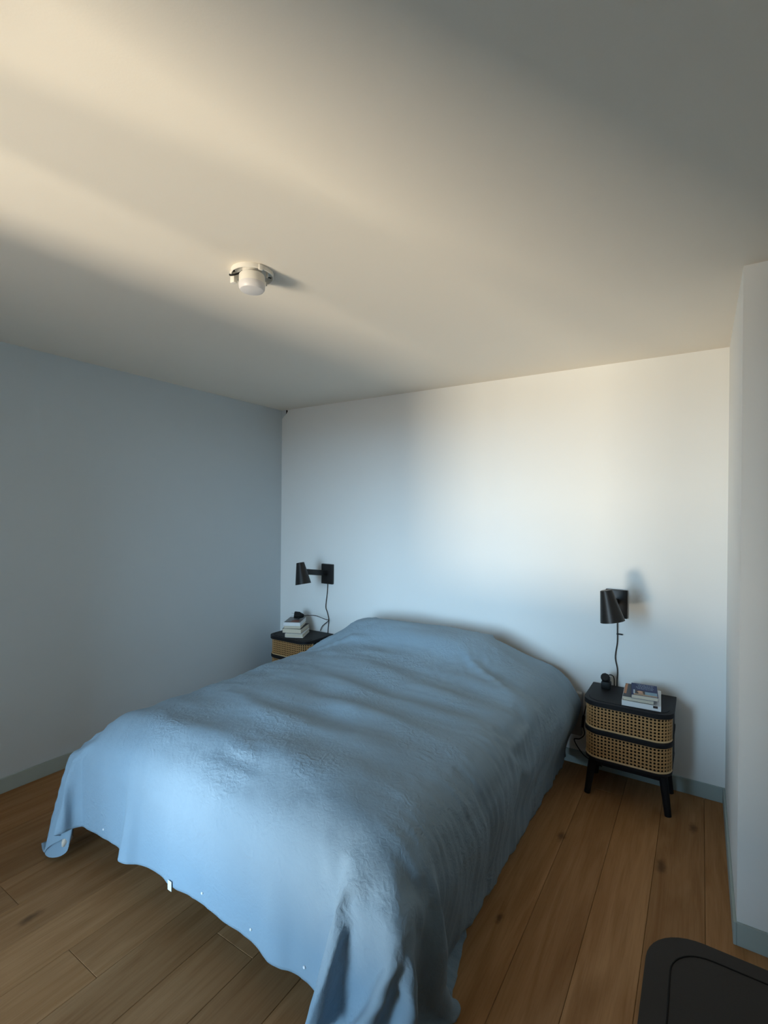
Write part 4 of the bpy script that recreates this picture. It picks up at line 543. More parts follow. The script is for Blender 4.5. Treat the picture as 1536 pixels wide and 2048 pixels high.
    [779,-113,257,0,-3,41,0,-1,41,0,-2,41,0,-2,41,23,-2,40,38,-3,39,31,-2,39,27,-3,32,28,-4,30,26,-3,28,29,-4,24,37,-6,13,32,-3,20,29,-2,23,32,-5,16,25,-1,24,28,-9,-2,24,4,21,29,-5,-12,33,-1,0,34,-1,3,37,-1,2,40,1,4,41,-1,1,40,0,4,41,1,3,41,1,3,41,0,2,41,-1,0,41,0,-1,41,0,-1,41,0,0,41,0,0,41,1,1,41,0,0,40,0,-2,41,0,-3,41,0,-4,41,-1,-4,41,0,-4,33,8,13,28,-2,-27,39,5,-12,38,4,-13,38,3,-15,38,4,-15,37,3,-16,37,3,-15,39,3,-13,40,4,-13,40,3,-15,38,3,-22,36,3,-28,34,2,-33,25,2,-39,24,1,-39,14,2,-40,-1,2,-41,-10,1,-42,-17,2,-41,-19,2,-41,-15,2,-41,-13,1,-41,-8,2,-41,-5,2,-41,-2,1,-41],
    [779,-72,259,0,-2,41,0,-2,41,0,-2,41,1,-2,41,24,-3,39,39,-2,40,32,-2,38,27,-3,32,29,-4,28,22,-3,32,39,-8,10,35,-4,17,32,-3,18,29,-3,23,31,-6,13,25,-1,24,24,-8,-5,22,4,21,29,-3,-7,32,-3,-5,34,-1,3,37,0,2,40,0,6,40,-1,-2,41,0,3,41,0,3,41,1,3,41,-1,1,40,0,-1,41,0,-1,41,-1,-1,41,0,-1,41,0,0,41,1,2,41,1,0,39,0,-1,41,0,-3,41,0,-4,41,-1,-4,40,1,-1,30,10,19,24,-5,-33,39,5,-11,39,5,-11,38,4,-14,38,4,-14,38,3,-14,38,4,-12,39,4,-12,41,3,-12,40,4,-14,39,3,-21,36,2,-27,35,3,-32,26,1,-39,24,2,-39,16,2,-40,0,2,-41,-11,1,-41,-17,2,-41,-18,2,-41,-17,1,-41,-12,2,-41,-9,2,-41,-5,2,-41,-2,1,-41],
]
def read_cloth():
    a = np.array(CLOTH_ROWS, dtype=np.float64).reshape(len(CLOTH_ROWS), -1, 3)
    return np.cumsum(a, axis=1)/1000.0

def upsample(g):
    def up(a):                          # Catmull-Rom midpoint along axis 0
        p = np.concatenate([2*a[:1]-a[1:2], a, 2*a[-1:]-a[-2:-1]], 0)
        mid = (-p[:-3]+9*p[1:-2]+9*p[2:-1]-p[3:])/16
        out = np.empty((a.shape[0]*2-1,)+a.shape[1:])
        out[0::2] = a; out[1::2] = mid
        return out
    g = up(g)
    return np.swapaxes(up(np.swapaxes(g, 0, 1)), 0, 1)

def nz(x, y, z=0.0):
    return noise.noise(Vector((x, y, z)))

def ridge(x, y, z=0.0):
    return 1-abs(noise.noise(Vector((x, y, z))))*2

def sstep(a, b, x):
    t = min(1.0, max(0.0, (x-a)/(b-a))); return t*t*(3-2*t)

def wrinkle(u, v, p):
    """height in metres along the cloth normal; u across, v from the foot hem to the head"""
    x, y, z = p
    right = sstep(2.36, 2.54, x)*sstep(-2.2, -1.9, y)
    front = sstep(-1.98, -2.12, y)
    top = (1-right)*(1-front)
    h = 0.0
    # pulled streaks running down the right hand side
    if right > 0.01:
        w = v+0.10*nz(u*2.2, v*2.0, 5)
        h += right*(0.012*nz(w*9, u*1.2, 1)+0.011*max(0, ridge(w*15, u*1.5, 9)-0.30)*(0.55+nz(v*3, u*2, 4))+0.006*max(0, ridge(w*30, u*2.2, 19)-0.4))
    if front > 0.01:
        w = u+0.06*nz(u*2.0, v*3.0, 6)
        h += front*(0.007*nz(w*7, v*1.2, 2)+0.006*max(0, ridge(w*13, v*1.6, 12)-0.4)*(0.5+nz(u*2.5, v*3, 8)))
    if top > 0.01:
        # slack waves across the bed
        w = v+0.05*nz(u*1.3, v*1.1, 3)-0.05*u
        amp = 0.0012+0.0095*max(0, nz(u*1.2, v*1.6, 14)+0.22)
        h += top*(amp*math.sin(w*2*PI/0.24+3.5*nz(u*0.9, v*1.4, 77))+0.006*max(0, ridge(w*7, u*1.5, 33)-0.55)*(0.6+nz(u*2, v*2, 2)))
        a = nz(u*2.1, v*2.1, 40)
        if a > 0.0:                   # little crumpled areas
            h += top*a*0.0065*(ridge(u*16+3*v, v*13, 50)-0.5)
    h += 0.0012*nz(u*24, v*24, 60)
    return h

g = upsample(upsample(read_cloth()))
NYc, NXc = g.shape[:2]
du = np.gradient(g, axis=1); dv = np.gradient(g, axis=0)
nn = np.cross(du, dv); nn /= np.linalg.norm(nn, axis=2, keepdims=True)+1e-12
SU, SV = CLOTH_SIZE
for j in range(NYc):
    v = SV*j/(NYc-1)
    for i in range(NXc):
        u = SU*i/(NXc-1)
        g[j, i] += nn[j, i]*wrinkle(u, v, g[j, i])
g[:, :, 2] = np.maximum(g[:, :, 2], 0.012)
g[:, :, 1] = np.minimum(g[:, :, 1], -0.012)
DX, DY = 1.68, -1.1
vs = (g.reshape(-1, 3)-np.array((DX, DY, 0))).tolist()
fs = [(j*NXc+i, j*NXc+i+1, (j+1)*NXc+i+1, (j+1)*NXc+i) for j in range(NYc-1) for i in range(NXc-1)]
me = bpy.data.meshes.new('duvet')
me.from_pydata(vs, [], fs)
uvl = me.uv_layers.new(name='cloth_metres')
li = np.zeros(len(me.loops), dtype=np.int32); me.loops.foreach_get('vertex_index', li)
uv = np.stack([(li % NXc)*SU/(NXc-1), (li//NXc)*SV/(NYc-1)], 1)
uvl.data.foreach_set('uv', uv.astype(np.float32).ravel())
duvet = tag(obj('duvet', me, M['linen'], smooth='all', loc=(DX, DY, 0)),
            'large rumpled blue grey linen duvet spread over the double bed', 'duvet')
so = duvet.modifiers.new('thickness', 'SOLIDIFY'); so.thickness = 0.006; so.offset = -1
def on_duvet(j, i):
    return Vector(g[j, i])-Vector((DX, DY, 0)), Vector(nn[j, i])

# hem of the cover at the foot: snap buttons, a white care tag, and the open corner with the filling showing
def hem_at(x, row):
    i = min(range(NXc), key=lambda k: abs(g[row, k, 0]-x) + (0 if g[row, k, 1] < -2.0 else 9))
    return on_duvet(row, i)
for x in (1.11, 1.77, 2.02, 2.25):
    p, n_ = hem_at(x, 4)
    if n_.y > 0: n_ = -n_
    bm = bmesh.new(); bm_lathe(bm, [(0, 0.0030), (0.003, 0.0028), (0.0045, 0.001), (0.0045, -0.001), (0, -0.001)], 14)
    bmesh.ops.transform(bm, matrix=Matrix.Translation(p+n_*0.002) @ n_.to_track_quat('Z', 'Y').to_matrix().to_4x4(), verts=bm.verts)
    obj('button', bm, M['paper_white'], duvet, smooth=True)
p, n_ = hem_at(1.60, 1)
if n_.y > 0: n_ = -n_
bm = bmesh.new(); bm_box(bm, p.x-0.011, p.x+0.011, p.y-0.006, p.y-0.0045, p.z-0.022, p.z+0.014, 0.0005)
tg = obj('care_tag', bm, M['paper_white'], duvet); tg['label'] = 'white care tag on the hem'
rim = [Vector(q) for q in ((0.803, -2.265, 0.046), (0.818, -2.259, 0.068), (0.837, -2.251, 0.083), (0.857, -2.242, 0.097), (0.882, -2.231, 0.111), (0.904, -2.221, 0.129),
       (0.918, -2.215, 0.104), (0.920, -2.214, 0.074), (0.898, -2.223, 0.049), (0.869, -2.236, 0.030), (0.833, -2.253, 0.024), (0.810, -2.262, 0.030))]
cen = sum(rim, Vector())/len(rim)
rings = []
for sc, off in ((0.80, (-0.020, 0.050, 0.150)), (0.98, (-0.016, 0.030, 0.095)), (1.06, (-0.008, 0.014, 0.045)), (1.0, (0, 0, 0)), (0.90, (-0.004, 0.004, 0.004)), (0.86, (-0.030, 0.020, 0.020)), (0.74, (-0.050, 0.045, 0.045)), (0.50, (-0.060, 0.075, 0.085)), (0.12, (-0.062, 0.085, 0.100))):
    rings.append([cen+(q-cen)*sc+Vector(off) for q in rim])
bm = bmesh.new()
vr_ = [[bm.verts.new(q-Vector((DX, DY, 0))+Vector((0.003*nz(k*0.9, r_*1.7, 5), 0.003*nz(k*0.9, r_*1.7, 8), 0.004*nz(k*0.8, r_*1.3, 2)))) for k, q in enumerate(rg)] for r_, rg in enumerate(rings)]
for a_, b_ in zip(vr_, vr_[1:]):
    for k in range(len(rim)):
        bm.faces.new((a_[k], a_[(k+1) % len(rim)], b_[(k+1) % len(rim)], b_[k]))
bm.faces.new(vr_[-1])
fl = obj('corner_pocket', bm, M['linen'], duvet, smooth='all'); fl['label'] = 'open corner of the cover hanging at the foot'
ss = fl.modifiers.new('soften', 'SUBSURF'); ss.levels = 1; ss.render_levels = 2
bm = bmesh.new(); bmesh.ops.create_icosphere(bm, subdivisions=2, radius=1.0)
for v in bm.verts:
    v.co = Vector((v.co.x*0.010+v.co.z*0.008, v.co.y*0.022, v.co.z*0.026))*(1+0.5*nz(v.co.x*1.5, v.co.y*1.5, v.co.z*1.5))+Vector((0.884, -2.206, 0.102))-Vector((DX, DY, 0))
fi = obj('filling', bm, M['duvet_fill'], duvet, smooth='all'); fi['label'] = 'ivory filling showing in the open corner'

# ================================================================== NIGHTSTANDS
def front_outline(hw, yf, r, n=8):
    """clockwise from the rear left, two rounded front corners"""
    pts = [(-hw, 0.0)]
    pts += [(-hw+r-r*math.cos(a), yf+r-r*math.sin(a)) for a in [PI/2*k/n for k in range(n+1)]]
    pts += [(hw-r+r*math.sin(a), yf+r-r*math.cos(a)) for a in [PI/2*k/n for k in range(n+1)]]
    pts += [(hw, 0.0)]
    return pts

def path_sampler(pts):
    P = [Vector((x, y, 0)) for x, y in pts]
    d = [0.0]
    for a, b in zip(P, P[1:]): d.append(d[-1]+(b-a).length)
    def at(s):
        s = min(max(s, 0), d[-1])
        for k in range(len(P)-1):
            if s <= d[k+1] or k == len(P)-2:
                t = (s-d[k])/max(1e-9, d[k+1]-d[k])
                q = P[k].lerp(P[k+1], t); tg = (P[k+1]-P[k]).normalized()
                return q, Vector((tg.y, -tg.x, 0))
    return d[-1], at

def cane_mesh(hw, yf, r, z0, z1):
    """woven cane: a sheet of cells with an eight sided hole in each, bent round the front"""
    pts = front_outline(hw, yf, r)[1:-1]
    ln, at = path_sampler(pts)
    nc = int(round(ln/0.0183)); nr = int(round((z1-z0)/0.0183))
    ps, pz = ln/nc, (z1-z0)/nr
    vs, fs = [], []
    sq = [(-.5, -.5), (0, -.5), (.5, -.5), (.5, 0), (.5, .5), (0, .5), (-.5, .5), (-.5, 0)]
    ho = [(math.cos(a)*0.335, math.sin(a)*0.335) for a in [(-135+45*k)*PI/180 for k in range(8)]]
    for c in range(nc):
        for q in range(nr):
            s0, zz = (c+.5)*ps, z0+(q+.5)*pz
            b = len(vs)
            for (lst, dep) in ((sq, 0.0), (ho, 0.0008), (ho, -0.0025)):
                for (a, d) in lst:
                    p, n_ = at(s0+a*ps)
                    p = p+n_*dep
                    vs.append((p.x, p.y, zz+d*pz))
            for k in range(8):
                m_ = (k+1) % 8
                fs.append((b+k, b+m_, b+8+m_, b+8+k)); fs.append((b+8+k, b+8+m_, b+16+m_, b+16+k))
    me = bpy.data.meshes.new('cane_panel'); me.from_pydata(vs, [], fs); me.update()
    return me

def make_nightstand():
    t = thing('nightstand', '', 'nightstand')
    hw, yf, r = 0.214, -0.330, 0.080
    # carcass: sides, back, bottom and the rail between the drawers
    bm = bmesh.new()
    bm_box(bm, -hw, -hw+0.014, -0.25, 0, 0.225, 0.515); bm_box(bm, hw-0.014, hw, -0.25, 0, 0.225, 0.515)
    bm_box(bm, -hw+0.014, hw-0.014, -0.008, 0, 0.225, 0.515)
    bm_prism(bm, front_outline(hw+0.001, yf-0.001, r), 0.208, 0.225, 0, 0.003)
    bm_prism(bm, front_outline(hw+0.004, yf-0.008, r+0.004), 0.360, 0.386, 0, 0.004)
    obj('cabinet_body', bm, M['black_wood'], t, smooth=True)
    bm = bmesh.new(); bm_prism(bm, front_outline(hw+0.008, yf-0.014, r+0.008, 12), 0.515, 0.540, 0, 0.004, 3)
    tp = obj('top', bm, M['black_wood'], t, smooth=True)
    ins = front_outline(hw-0.016, yf+0.012, r-0.012, 10)[1:-1]
    path = [(x, y, 0.5401) for x, y in ins]
    bm = bmesh.new(); bm_tube(bm, path, 0.0022, 6)
    obj('groove', bm, M['groove'], tp, smooth=True)
    for z0, z1 in ((0.386, 0.515), (0.225, 0.360)):
        bm = bmesh.new()
        bm_prism(bm, front_outline(hw-0.016, yf+0.010, r-0.008), z0+0.002, z1-0.002)
        for v in bm.verts:
            v.co.y = min(v.co.y, -0.010)
        d = obj('drawer', bm, M['void'], t, smooth=True)
        cp = obj('cane_panel', cane_mesh(hw-0.003, yf, r, z0+0.006, z1-0.004), M['cane'], d)
        # slim trim round the panel: bottom run and both ends
        pts = front_outline(hw-0.003, yf-0.001, r)[1:-1]
        bm = bmesh.new()
        bm_tube(bm, [(x, y, z0+0.005) for x, y in pts], 0.0052, 6)
        for x in (-hw+0.003, hw-0.003):
            bm_tube(bm, [(x, yf+r, z0+0.003), (x, yf+r, z1-0.003)], 0.0035, 6)
        obj('cane_trim', bm, M['cane_rim'], d, smooth=True)
    for sx_ in (-1, 1):
        for (ya, yb) in ((-0.268, -0.290), (-0.050, -0.032)):
            bm = bmesh.new()
            bm_tube(bm, [(sx_*0.172, ya, 0.210), (sx_*0.199, yb, 0.0)], 0.0225, 14, True, 0.016)
            obj('leg', bm, M['black_wood'], t, smooth=True)
    bm = bmesh.new(); bm_box(bm, -0.175, 0.175, -0.275, -0.258, 0.165, 0.209, 0.002); bm_box(bm, -0.175, 0.175, -0.060, -0.043, 0.165, 0.209, 0.002)  # added black rails, standing in for the deep shade under the cabinet
    bm_box(bm, -0.182, -0.165, -0.258, -0.060, 0.165, 0.209, 0.002); bm_box(bm, 0.165, 0.182, -0.258, -0.060, 0.165, 0.209, 0.002)
    obj('shade_rails', bm, M['black_wood'], t, smooth=True)
    return t
ns_r = make_nightstand()
ns_r.location = (2.917, -0.020, 0)
ns_r['label'] = 'black nightstand with cane drawers right of the bed, splayed legs in view'
ns_l = copy_tree(ns_r)
ns_l.location = (0.420, -0.020, 0)
ns_l['label'] = 'black cane nightstand left of the bed, in the corner, mostly hidden by the duvet'
for o in (ns_r, ns_l): o['group'] = 'nightstands beside the bed'

# ================================================================== WALL LAMPS
def make_lamp():
    t = thing('wall_lamp', '', 'wall lamp')
    obj('wall_plate', box(-0.0605, 0.0605, -0.024, 0, -0.085, 0.085, 0.003), M['black_metal'], t, smooth=True)
    # flat arm standing out from the plate
    bm = bmesh.new(); bm_box(bm, -0.007, 0.007, -0.300, -0.020, -0.023, 0.023, 0.003)
    bmesh.ops.rotate(bm, verts=bm.verts, cent=(0, -0.02, 0), matrix=Matrix.Rotation(math.radians(-8), 3, 'X'))
    bmesh.ops.translate(bm, verts=bm.verts, vec=(0, 0, 0.008))
    obj('arm', bm, M['black_metal'], t, smooth=True)
    tilt = Matrix.Translation((0.008, -0.345, 0.040)) @ Matrix.Rotation(math.radians(-11.5), 4, 'Y')
    bm = bmesh.new()
    bm_lathe(bm, [(0, 0.086), (0.029, 0.086), (0.0315, 0.084), (0.063, -0.086), (0.0615, -0.086), (0.0300, 0.082), (0, 0.082)], 40)
    bmesh.ops.transform(bm, matrix=tilt, verts=bm.verts)
    sh = obj('lamp_shade', bm, M['black_metal'], t, smooth=True)
    bm = bmesh.new()
    bm_lathe(bm, [(0.0608, -0.0845), (0.0292, 0.081), (0, 0.081)], 40)
    bmesh.ops.transform(bm, matrix=tilt, verts=bm.verts)
    li = obj('shade_lining', bm, M['shade_inside'], sh, smooth=True); li['label'] = 'white inside of the shade'
    bm = bmesh.new()
    bm_lathe(bm, [(0, 0.080), (0.016, 0.080), (0.016, 0.030), (0.012, 0.028), (0.024, 0.0), (0.026, -0.015), (0.019, -0.032), (0, -0.040)], 24)
    bmesh.ops.transform(bm, matrix=tilt, verts=bm.verts)
    obj('bulb', bm, M['lamp_white'], t, smooth=True)
    return t
def add_cord(t, pts, r=0.0030):
    bm = bmesh.new(); bm_tube(bm, smooth_path(pts, 8), r, 8)
    o = obj('cord', bm, M['cord'], t, smooth=True)
    return o
lamp_l = make_lamp()
lamp_r = copy_tree(lamp_l)
LZ = 1.042
lamp_l.location = (0.565, 0, LZ); lamp_r.location = (2.821, 0, 1.036)
lamp_l['label'] = 'black wall lamp above the left nightstand, arm seen from the side'
lamp_r['label'] = 'black wall lamp above the right nightstand, shade in front of its plate'
for o in (lamp_l, lamp_r): o['group'] = 'reading lamps on the back wall'
def rel(o, pts):
    return [tuple(Vector(p)-o.location) for p in pts]
add_cord(lamp_l, rel(lamp_l, [(0.566, -0.010, 0.962), (0.561, -0.010, 0.883), (0.546, -0.010, 0.761), (0.563, -0.010, 0.712), (0.580, -0.010, 0.650), (0.571, -0.008, 0.560), (0.571, -0.006, 0.44)]))
add_cord(lamp_r, rel(lamp_r, [(2.826, -0.012, 0.956), (2.827, -0.012, 0.880), (2.827, -0.010, 0.800), (2.817, -0.010, 0.710), (2.829, -0.010, 0.636), (2.828, -0.008, 0.560), (2.828, -0.006, 0.44)]))
# small clip in the wall beside the right hand cord
cl = thing('cable_clip', 'tiny black cable clip on the wall below the right wall lamp', 'cable clip', (2.845, 0, 0.853))
bm = bmesh.new(); bm_box(bm, -0.022, 0.012, -0.017, -0.012, -0.004, 0.004, 0.0015); obj('clip_arm', bm, M['black_plastic'], cl, smooth=True)
bm = bmesh.new(); bm_tube(bm, [(0.009, 0.0, 0), (0.009, -0.016, 0)], 0.0028, 8); obj('nail', bm, M['steel'], cl, smooth=True)

# ================================================================== BOOKS
def make_book(w, d, h, cover, pages, label, loc, rz, group, spine='left', cover_t=0.0014, spine_mat=None):
    """origin at the front left bottom corner, pages between two boards, spine on one side"""
    t = thing('book', label, 'book', loc, rz, group)
    i = 0.002
    x0, x1, y0, y1 = i, w-i, i, d-i
    if spine == 'left': x0 = cover_t
    if spine == 'right': x1 = w-cover_t
    if spine == 'front': y0 = cover_t
    obj('page_block', box(x0, x1, y0, y1, cover_t, h-cover_t), pages, t)
    bm = bmesh.new()
    bm_box(bm, 0, w, 0, d, 0, cover_t); bm_box(bm, 0, w, 0, d, h-cover_t, h)
    if spine == 'left': bm_box(bm, 0, cover_t, 0, d, cover_t, h-cover_t)
    if spine == 'right': bm_box(bm, w-cover_t, w, 0, d, cover_t, h-cover_t)
    if spine == 'front': bm_box(bm, 0, w, 0, cover_t, cover_t, h-cover_t)
    c = obj('cover', bm, cover, t)
    return t, c
def patch(name, parent, m, x0, x1, y0, y1, z, th=0.0004):
    return obj(name, box(x0, x1, y0, y1, z, z+th), m, parent)
GL, GR = 'books stacked on the left nightstand', 'books stacked on the right nightstand'
make_book(0.150, 0.215, 0.030, M['paper_white'], M['paper'], 'bottom book of the left stack, cream page edges, lying on the black top', (0.388, -0.338, 0.5405), math.radians(27), GL, 'left')
make_book(0.160, 0.220, 0.036, M['cover_dark'], M['paper'], 'thick beige paged book with black cover, second from the bottom of the left stack', (0.350, -0.330, 0.5712), math.radians(24), GL, 'left')
make_book(0.138, 0.210, 0.024, M['cover_beige'], M['paper'], 'beige paperback, third from the bottom of the left stack', (0.364, -0.326, 0.6079), math.radians(30), GL, 'left')
tb, tcov = make_book(0.142, 0.215, 0.028, M['paper_white'], M['paper_white'], 'white edged book with grey picture cover on top of the left stack', (0.366, -0.336, 0.6325), math.radians(29), GL, 'left')
patch('cover_print', tcov, M['cover_grey'], 0.004, 0.138, 0.004, 0.211, 0.028)
patch('cover_print', tcov, M['cover_red'], 0.055, 0.120, 0.012, 0.090, 0.0284)
patch('cover_print', tcov, M['print_brown'], 0.008, 0.060, 0.008, 0.030, 0.0284)
# right nightstand
ra, rac = make_book(0.187, 0.265, 0.027, M['paper_white'], M['paper_white'], 'largest white book at the bottom of the right stack, small dark square on its edge', (2.893, -0.328, 0.5405), math.radians(3.5), GR, 'front')
obj('spine_emblem', box(0.150, 0.172, -0.0006, 0.0, 0.013, 0.0255), M['print_brown'], rac)
rb, rbc = make_book(0.150, 0.230, 0.021, M['cover_dark'], M['paper'], 'cream paged book with dark and orange cover in the middle of the right stack', (2.897, -0.320, 0.568), math.radians(3), GR, 'right')
patch('cover_band', rbc, M['cover_orange'], 0.001, 0.014, 0.050, 0.226, 0.021)
rc, rcc = make_book(0.128, 0.200, 0.021, M['cover_navy'], M['paper'], 'small navy illustrated paperback on top of the right stack', (2.940, -0.332, 0.5896), math.radians(6), GR, 'left')
Z = 0.0210
patch('cover_print', rcc, M['print_tan'], 0.012, 0.124, 0.003, 0.022, Z)
patch('cover_print', rcc, M['print_water'], 0.066, 0.124, 0.022, 0.070, Z)
patch('cover_print', rcc, M['print_brown'], 0.020, 0.066, 0.022, 0.080, Z)
bm = bmesh.new(); bm_lathe(bm, [(0, Z+0.0008), (0.014, Z+0.0008), (0.014, Z+0.0003)], 16, (0.043, 0.058)); obj('cover_print', bm, M['print_peach'], rcc)
patch('cover_print', rcc, M['print_peach'], 0.034, 0.058, 0.026, 0.040, Z+0.0005)
patch('cover_print', rcc, M['print_pale'], 0.010, 0.018, 0.020, 0.085, Z)
rw = random.Random(4)
bm = bmesh.new()
for y, xa, xb in ((0.182, 0.028, 0.116), (0.158, 0.034, 0.110), (0.135, 0.024, 0.112), (0.112, 0.030, 0.108)):   # pale title lettering too small to read
    x = xa
    while x < xb:
        w_ = rw.uniform(0.003, 0.007); hh = rw.uniform(0.003, 0.0055)
        bm_box(bm, x, x+w_*0.45, y-hh, y+hh, Z+0.0001, Z+0.0005)
        bm_box(bm, x+w_*0.45, x+w_, y-hh, y-hh*0.4, Z+0.0001, Z+0.0005)
        x += w_+rw.uniform(0.0015, 0.004)
tt = obj('title_lettering', bm, M['print_pale'], rcc)

# ================================================================== PLUGS AND LOOSE CABLES
def make_plug(loc, rot, label, cord_pts):
    t = thing('power_plug', label, 'plug', loc)
    R_ = rot @ Matrix.Scale(1.25, 4)
    bm = bmesh.new()
    bm_lathe(bm, [(0, 0.034), (0.021, 0.034), (0.0235, 0.031), (0.0235, 0.012), (0.021, 0.008), (0.021, -0.006), (0.016, -0.020), (0.010, -0.032), (0, -0.034)], 24)
    for a in range(8):
        an = 2*PI*a/8
        bm_box(bm, 0.0205*math.cos(an)-0.003, 0.0205*math.cos(an)+0.003, 0.0205*math.sin(an)-0.003, 0.0205*math.sin(an)+0.003, -0.004, 0.028)
    bmesh.ops.transform(bm, matrix=R_, verts=bm.verts)
    obj('plug_body', bm, M['black_plastic'], t, smooth=True)
    for s in (-1, 1):
        bm = bmesh.new(); bm_tube(bm, [(s*0.0095, 0, 0.034), (s*0.0095, 0, 0.053)], 0.0024, 10)
        bmesh.ops.transform(bm, matrix=R_, verts=bm.verts)
        obj('pin', bm, M['steel'], t, smooth=True)
    p0 = R_ @ Vector((0, 0, -0.030))
    bm = bmesh.new(); bm_tube(bm, smooth_path([tuple(p0)]+[tuple(Vector(p)-Vector(loc)) for p in cord_pts], 8), 0.0030, 8)
    obj('cord', bm, M['cord'], t, smooth=True)
    return t
pl_loc = (0.384, -0.165, 0.6910)
axis = Vector((-0.80, -0.62, 0.12)).normalized()
make_plug(pl_loc, axis.to_track_quat('Z', 'X').to_matrix().to_4x4(), 'black two pin plug with its cord lying on the left book stack',
          [(0.445, -0.118, 0.690), (0.500, -0.080, 0.686), (0.575, -0.055, 0.663), (0.605, -0.040, 0.655), (0.585, -0.030, 0.640), (0.520, -0.022, 0.590), (0.495, -0.020, 0.546)])
pr_loc = (2.783, -0.105, 0.585)
ax2 = Vector((-0.25, -0.30, 0.9)).normalized()
pr = thing('power_plug', 'black plug in a square adapter, standing on the right nightstand', 'plug', (2.782, -0.105, 0.5405))
bm = bmesh.new(); bm_box(bm, -0.026, 0.026, -0.022, 0.022, 0.0, 0.044, 0.006)
obj('adapter', bm, M['black_plastic'], pr, smooth=True)
bm = bmesh.new()
bm_lathe(bm, [(0, 0.030), (0.020, 0.030), (0.025, 0.024), (0.026, -0.010), (0.022, -0.022), (0, -0.024)], 10)
bmesh.ops.transform(bm, matrix=Matrix.Translation((-0.003, -0.004, 0.062)) @ Matrix.Rotation(math.radians(62), 4, 'X') @ Matrix.Rotation(math.radians(20), 4, 'Z'), verts=bm.verts)
obj('plug_body', bm, M['black_plastic'], pr, smooth=True)
bm = bmesh.new(); bm_tube(bm, smooth_path([(0.004, 0.010, 0.074), (0.018, 0.045, 0.072), (0.030, 0.078, 0.050), (0.032, 0.088, 0.0), (0.030, 0.090, -0.08)], 8), 0.0030, 8)
obj('cord', bm, M['cord'], pr, smooth=True)
# dark cable hanging between the bed and the right nightstand
cb = thing('extension_cord', 'black cable with inline switch hanging between bed and right nightstand', 'cable', (2.66, -0.06, 0.3))
def cbp(pts): return [tuple(Vector(p)-Vector((2.66, -0.06, 0.3))) for p in pts]
bm = bmesh.new(); bm_tube(bm, smooth_path(cbp([(2.690, -0.012, 0.52), (2.680, -0.06, 0.455), (2.668, -0.10, 0.400), (2.655, -0.10, 0.330), (2.652, -0.095, 0.29), (2.655, -0.060, 0.22), (2.620, -0.016, 0.165), (2.585, -0.014, 0.149), (2.624, -0.018, 0.090), (2.668, -0.025, 0.060), (2.75, -0.022, 0.03)]), 8), 0.0030, 8)
obj('cord', bm, M['cord'], cb, smooth=True)
bm = bmesh.new(); bm_tube(bm, cbp([(2.6565, -0.10, 0.345), (2.650, -0.096, 0.275)]), 0.008, 10); obj('switch', bm, M['black_plastic'], cb, smooth=True)

# ================================================================== LOW CABINET BESIDE THE CAMERA
ca = thing('low_cabinet', 'dark charcoal low cabinet in the bottom right corner, rounded edge and thin groove', 'cabinet', (3.40, -2.34, 0))
def cab_outline(x0, x1, y0, y1, r, n=10):
    pts = [(x1, y1)]
    pts += [(x0+r-r*math.sin(a), y1-r+r*math.cos(a)) for a in [PI/2*k/n for k in range(n+1)]]
    pts += [(x0+r-r*math.cos(a), y0+r-r*math.sin(a)) for a in [PI/2*k/n for k in range(n+1)]]
    pts += [(x1, y0)]
    return pts
cx0, cx1, cy0, cy1 = 3.148-3.40, XR-0.012-3.40, -2.85+2.34, -1.866+2.34
bm = bmesh.new(); bm_prism(bm, cab_outline(cx0, cx1, cy0, cy1, 0.115), 0.524, 0.550, 0, 0.005, 3)
ctop = obj('top', bm, M['dark_grey'], ca, smooth=True)
ins = cab_outline(cx0+0.050, cx1-0.0, cy0+0.044, cy1-0.044, 0.082)
bm = bmesh.new(); bm_tube(bm, [(x, y, 0.5502) for x, y in ins], 0.0018, 6); obj('groove', bm, M['groove'], ctop, smooth=True)
bm = bmesh.new(); bm_prism(bm, cab_outline(cx0+0.012, cx1, cy0+0.012, cy1-0.012, 0.105), 0.19, 0.524, 0, 0.003)
obj('cabinet_body', bm, M['dark_grey'], ca, smooth=True)
for lx in (cx0+0.09, cx1-0.06):
    for ly in (cy0+0.09, cy1-0.09):
        bm = bmesh.new(); bm_tube(bm, [(lx, ly, 0.19), (lx, ly, 0.0)], 0.019, 14, True, 0.0125); obj('leg', bm, M['dark_grey'], ca, smooth=True)

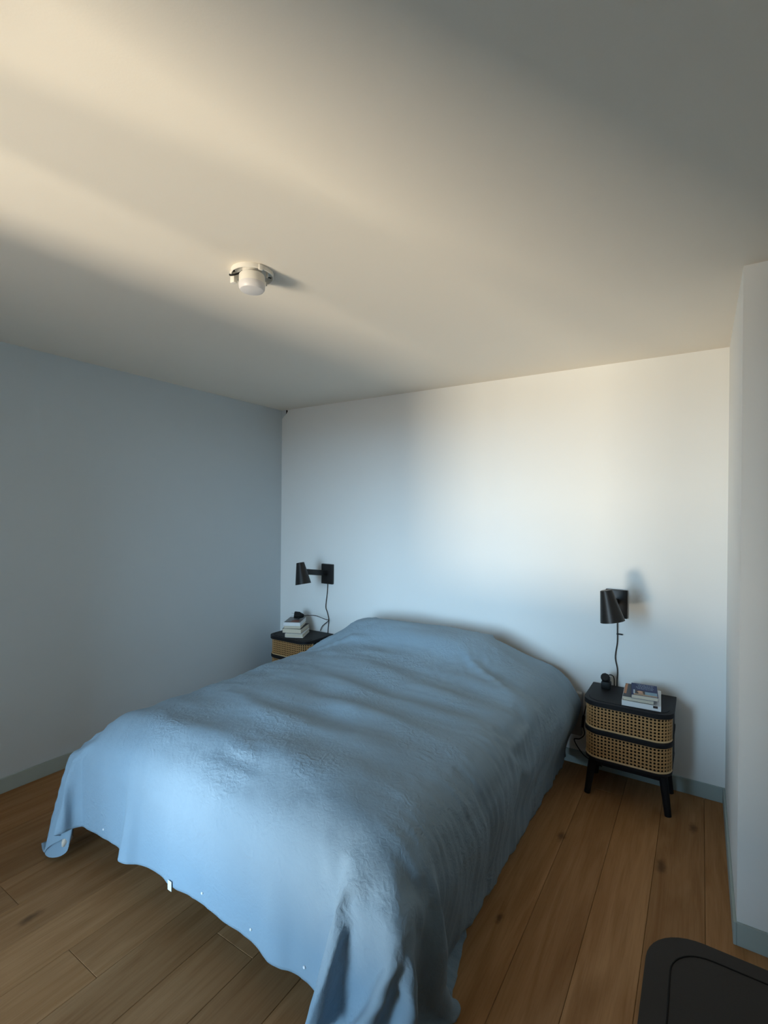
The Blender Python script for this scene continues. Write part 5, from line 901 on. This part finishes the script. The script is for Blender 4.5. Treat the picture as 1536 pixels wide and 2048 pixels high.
# ================================================================== CEILING LIGHT
cl = thing('ceiling_light', 'white round ceiling light base with bare bulb and no cover', 'ceiling light', (1.790, -1.972, H))
bm = bmesh.new()
bm_lathe(bm, [(0, 0), (0.079, 0), (0.080, -0.002), (0.080, -0.016), (0.077, -0.018), (0.075, -0.016), (0.074, -0.006), (0.050, -0.005), (0, -0.005)], 48)
obj('base_plate', bm, M['lamp_white'], cl, smooth=True)
bm = bmesh.new()
bm_lathe(bm, [(0, -0.004), (0.036, -0.004), (0.036, -0.022), (0.046, -0.026), (0.048, -0.030), (0.048, -0.058), (0.046, -0.060), (0, -0.060)], 40, (0.020, -0.020))
obj('lamp_holder', bm, M['lamp_white'], cl, smooth=True)
bm = bmesh.new()
bm_lathe(bm, [(0, -0.058), (0.0480, -0.058), (0.0490, -0.063), (0.0480, -0.076), (0.043, -0.083), (0.034, -0.086), (0, -0.087)], 40, (0.020, -0.020))
b = obj('bulb', bm, M['bulb_frost'], cl, smooth=True); b['label'] = 'flat frosted bulb disc'
# dark slots moulded through the plate
for sx_, sy_, an in ((0.060, -0.012, 20), (-0.058, 0.004, 95), (-0.045, -0.052, 140), (0.030, 0.058, 60), (0.000, 0.050, 0)):
    bm = bmesh.new(); bm_box(bm, -0.009, 0.009, -0.004, 0.004, -0.0062, -0.0048)
    bmesh.ops.transform(bm, matrix=Matrix.Translation((sx_, sy_, 0)) @ Matrix.Rotation(math.radians(an), 4, 'Z'), verts=bm.verts)
    obj('slot', bm, M['void'], cl)
# edge tabs, screw posts, terminal block and its wire
for an in (100, 220, 340):
    a = math.radians(an)
    bm = bmesh.new(); bm_box(bm, -0.008, 0.008, -0.004, 0.004, -0.022, -0.002, 0.0015)
    bmesh.ops.transform(bm, matrix=Matrix.Translation((0.079*math.cos(a), 0.079*math.sin(a), 0)) @ Matrix.Rotation(a+PI/2, 4, 'Z'), verts=bm.verts)
    obj('tab', bm, M['lamp_white'], cl, smooth=True)
for px_, py_ in ((0.058, 0.020), (-0.050, -0.030), (-0.020, 0.056)):
    bm = bmesh.new(); bm_lathe(bm, [(0, -0.004), (0.005, -0.004), (0.005, -0.026), (0.003, -0.029), (0, -0.029)], 14, (px_, py_))
    obj('screw_post', bm, M['lamp_white'], cl, smooth=True)
bm = bmesh.new(); bm_box(bm, -0.066, -0.044, -0.052, -0.034, -0.046, -0.006, 0.002)
obj('terminal_block', bm, M['lamp_white'], cl, smooth=True)
bm = bmesh.new(); bm_tube(bm, smooth_path([(-0.054, -0.040, -0.006), (-0.060, -0.058, -0.018), (-0.040, -0.062, -0.026), (-0.020, -0.050, -0.020), (-0.010, -0.040, -0.010)], 6), 0.0034, 8)
w_ = obj('wire', bm, M['black_plastic'], cl, smooth=True); w_['label'] = 'short dark wire'
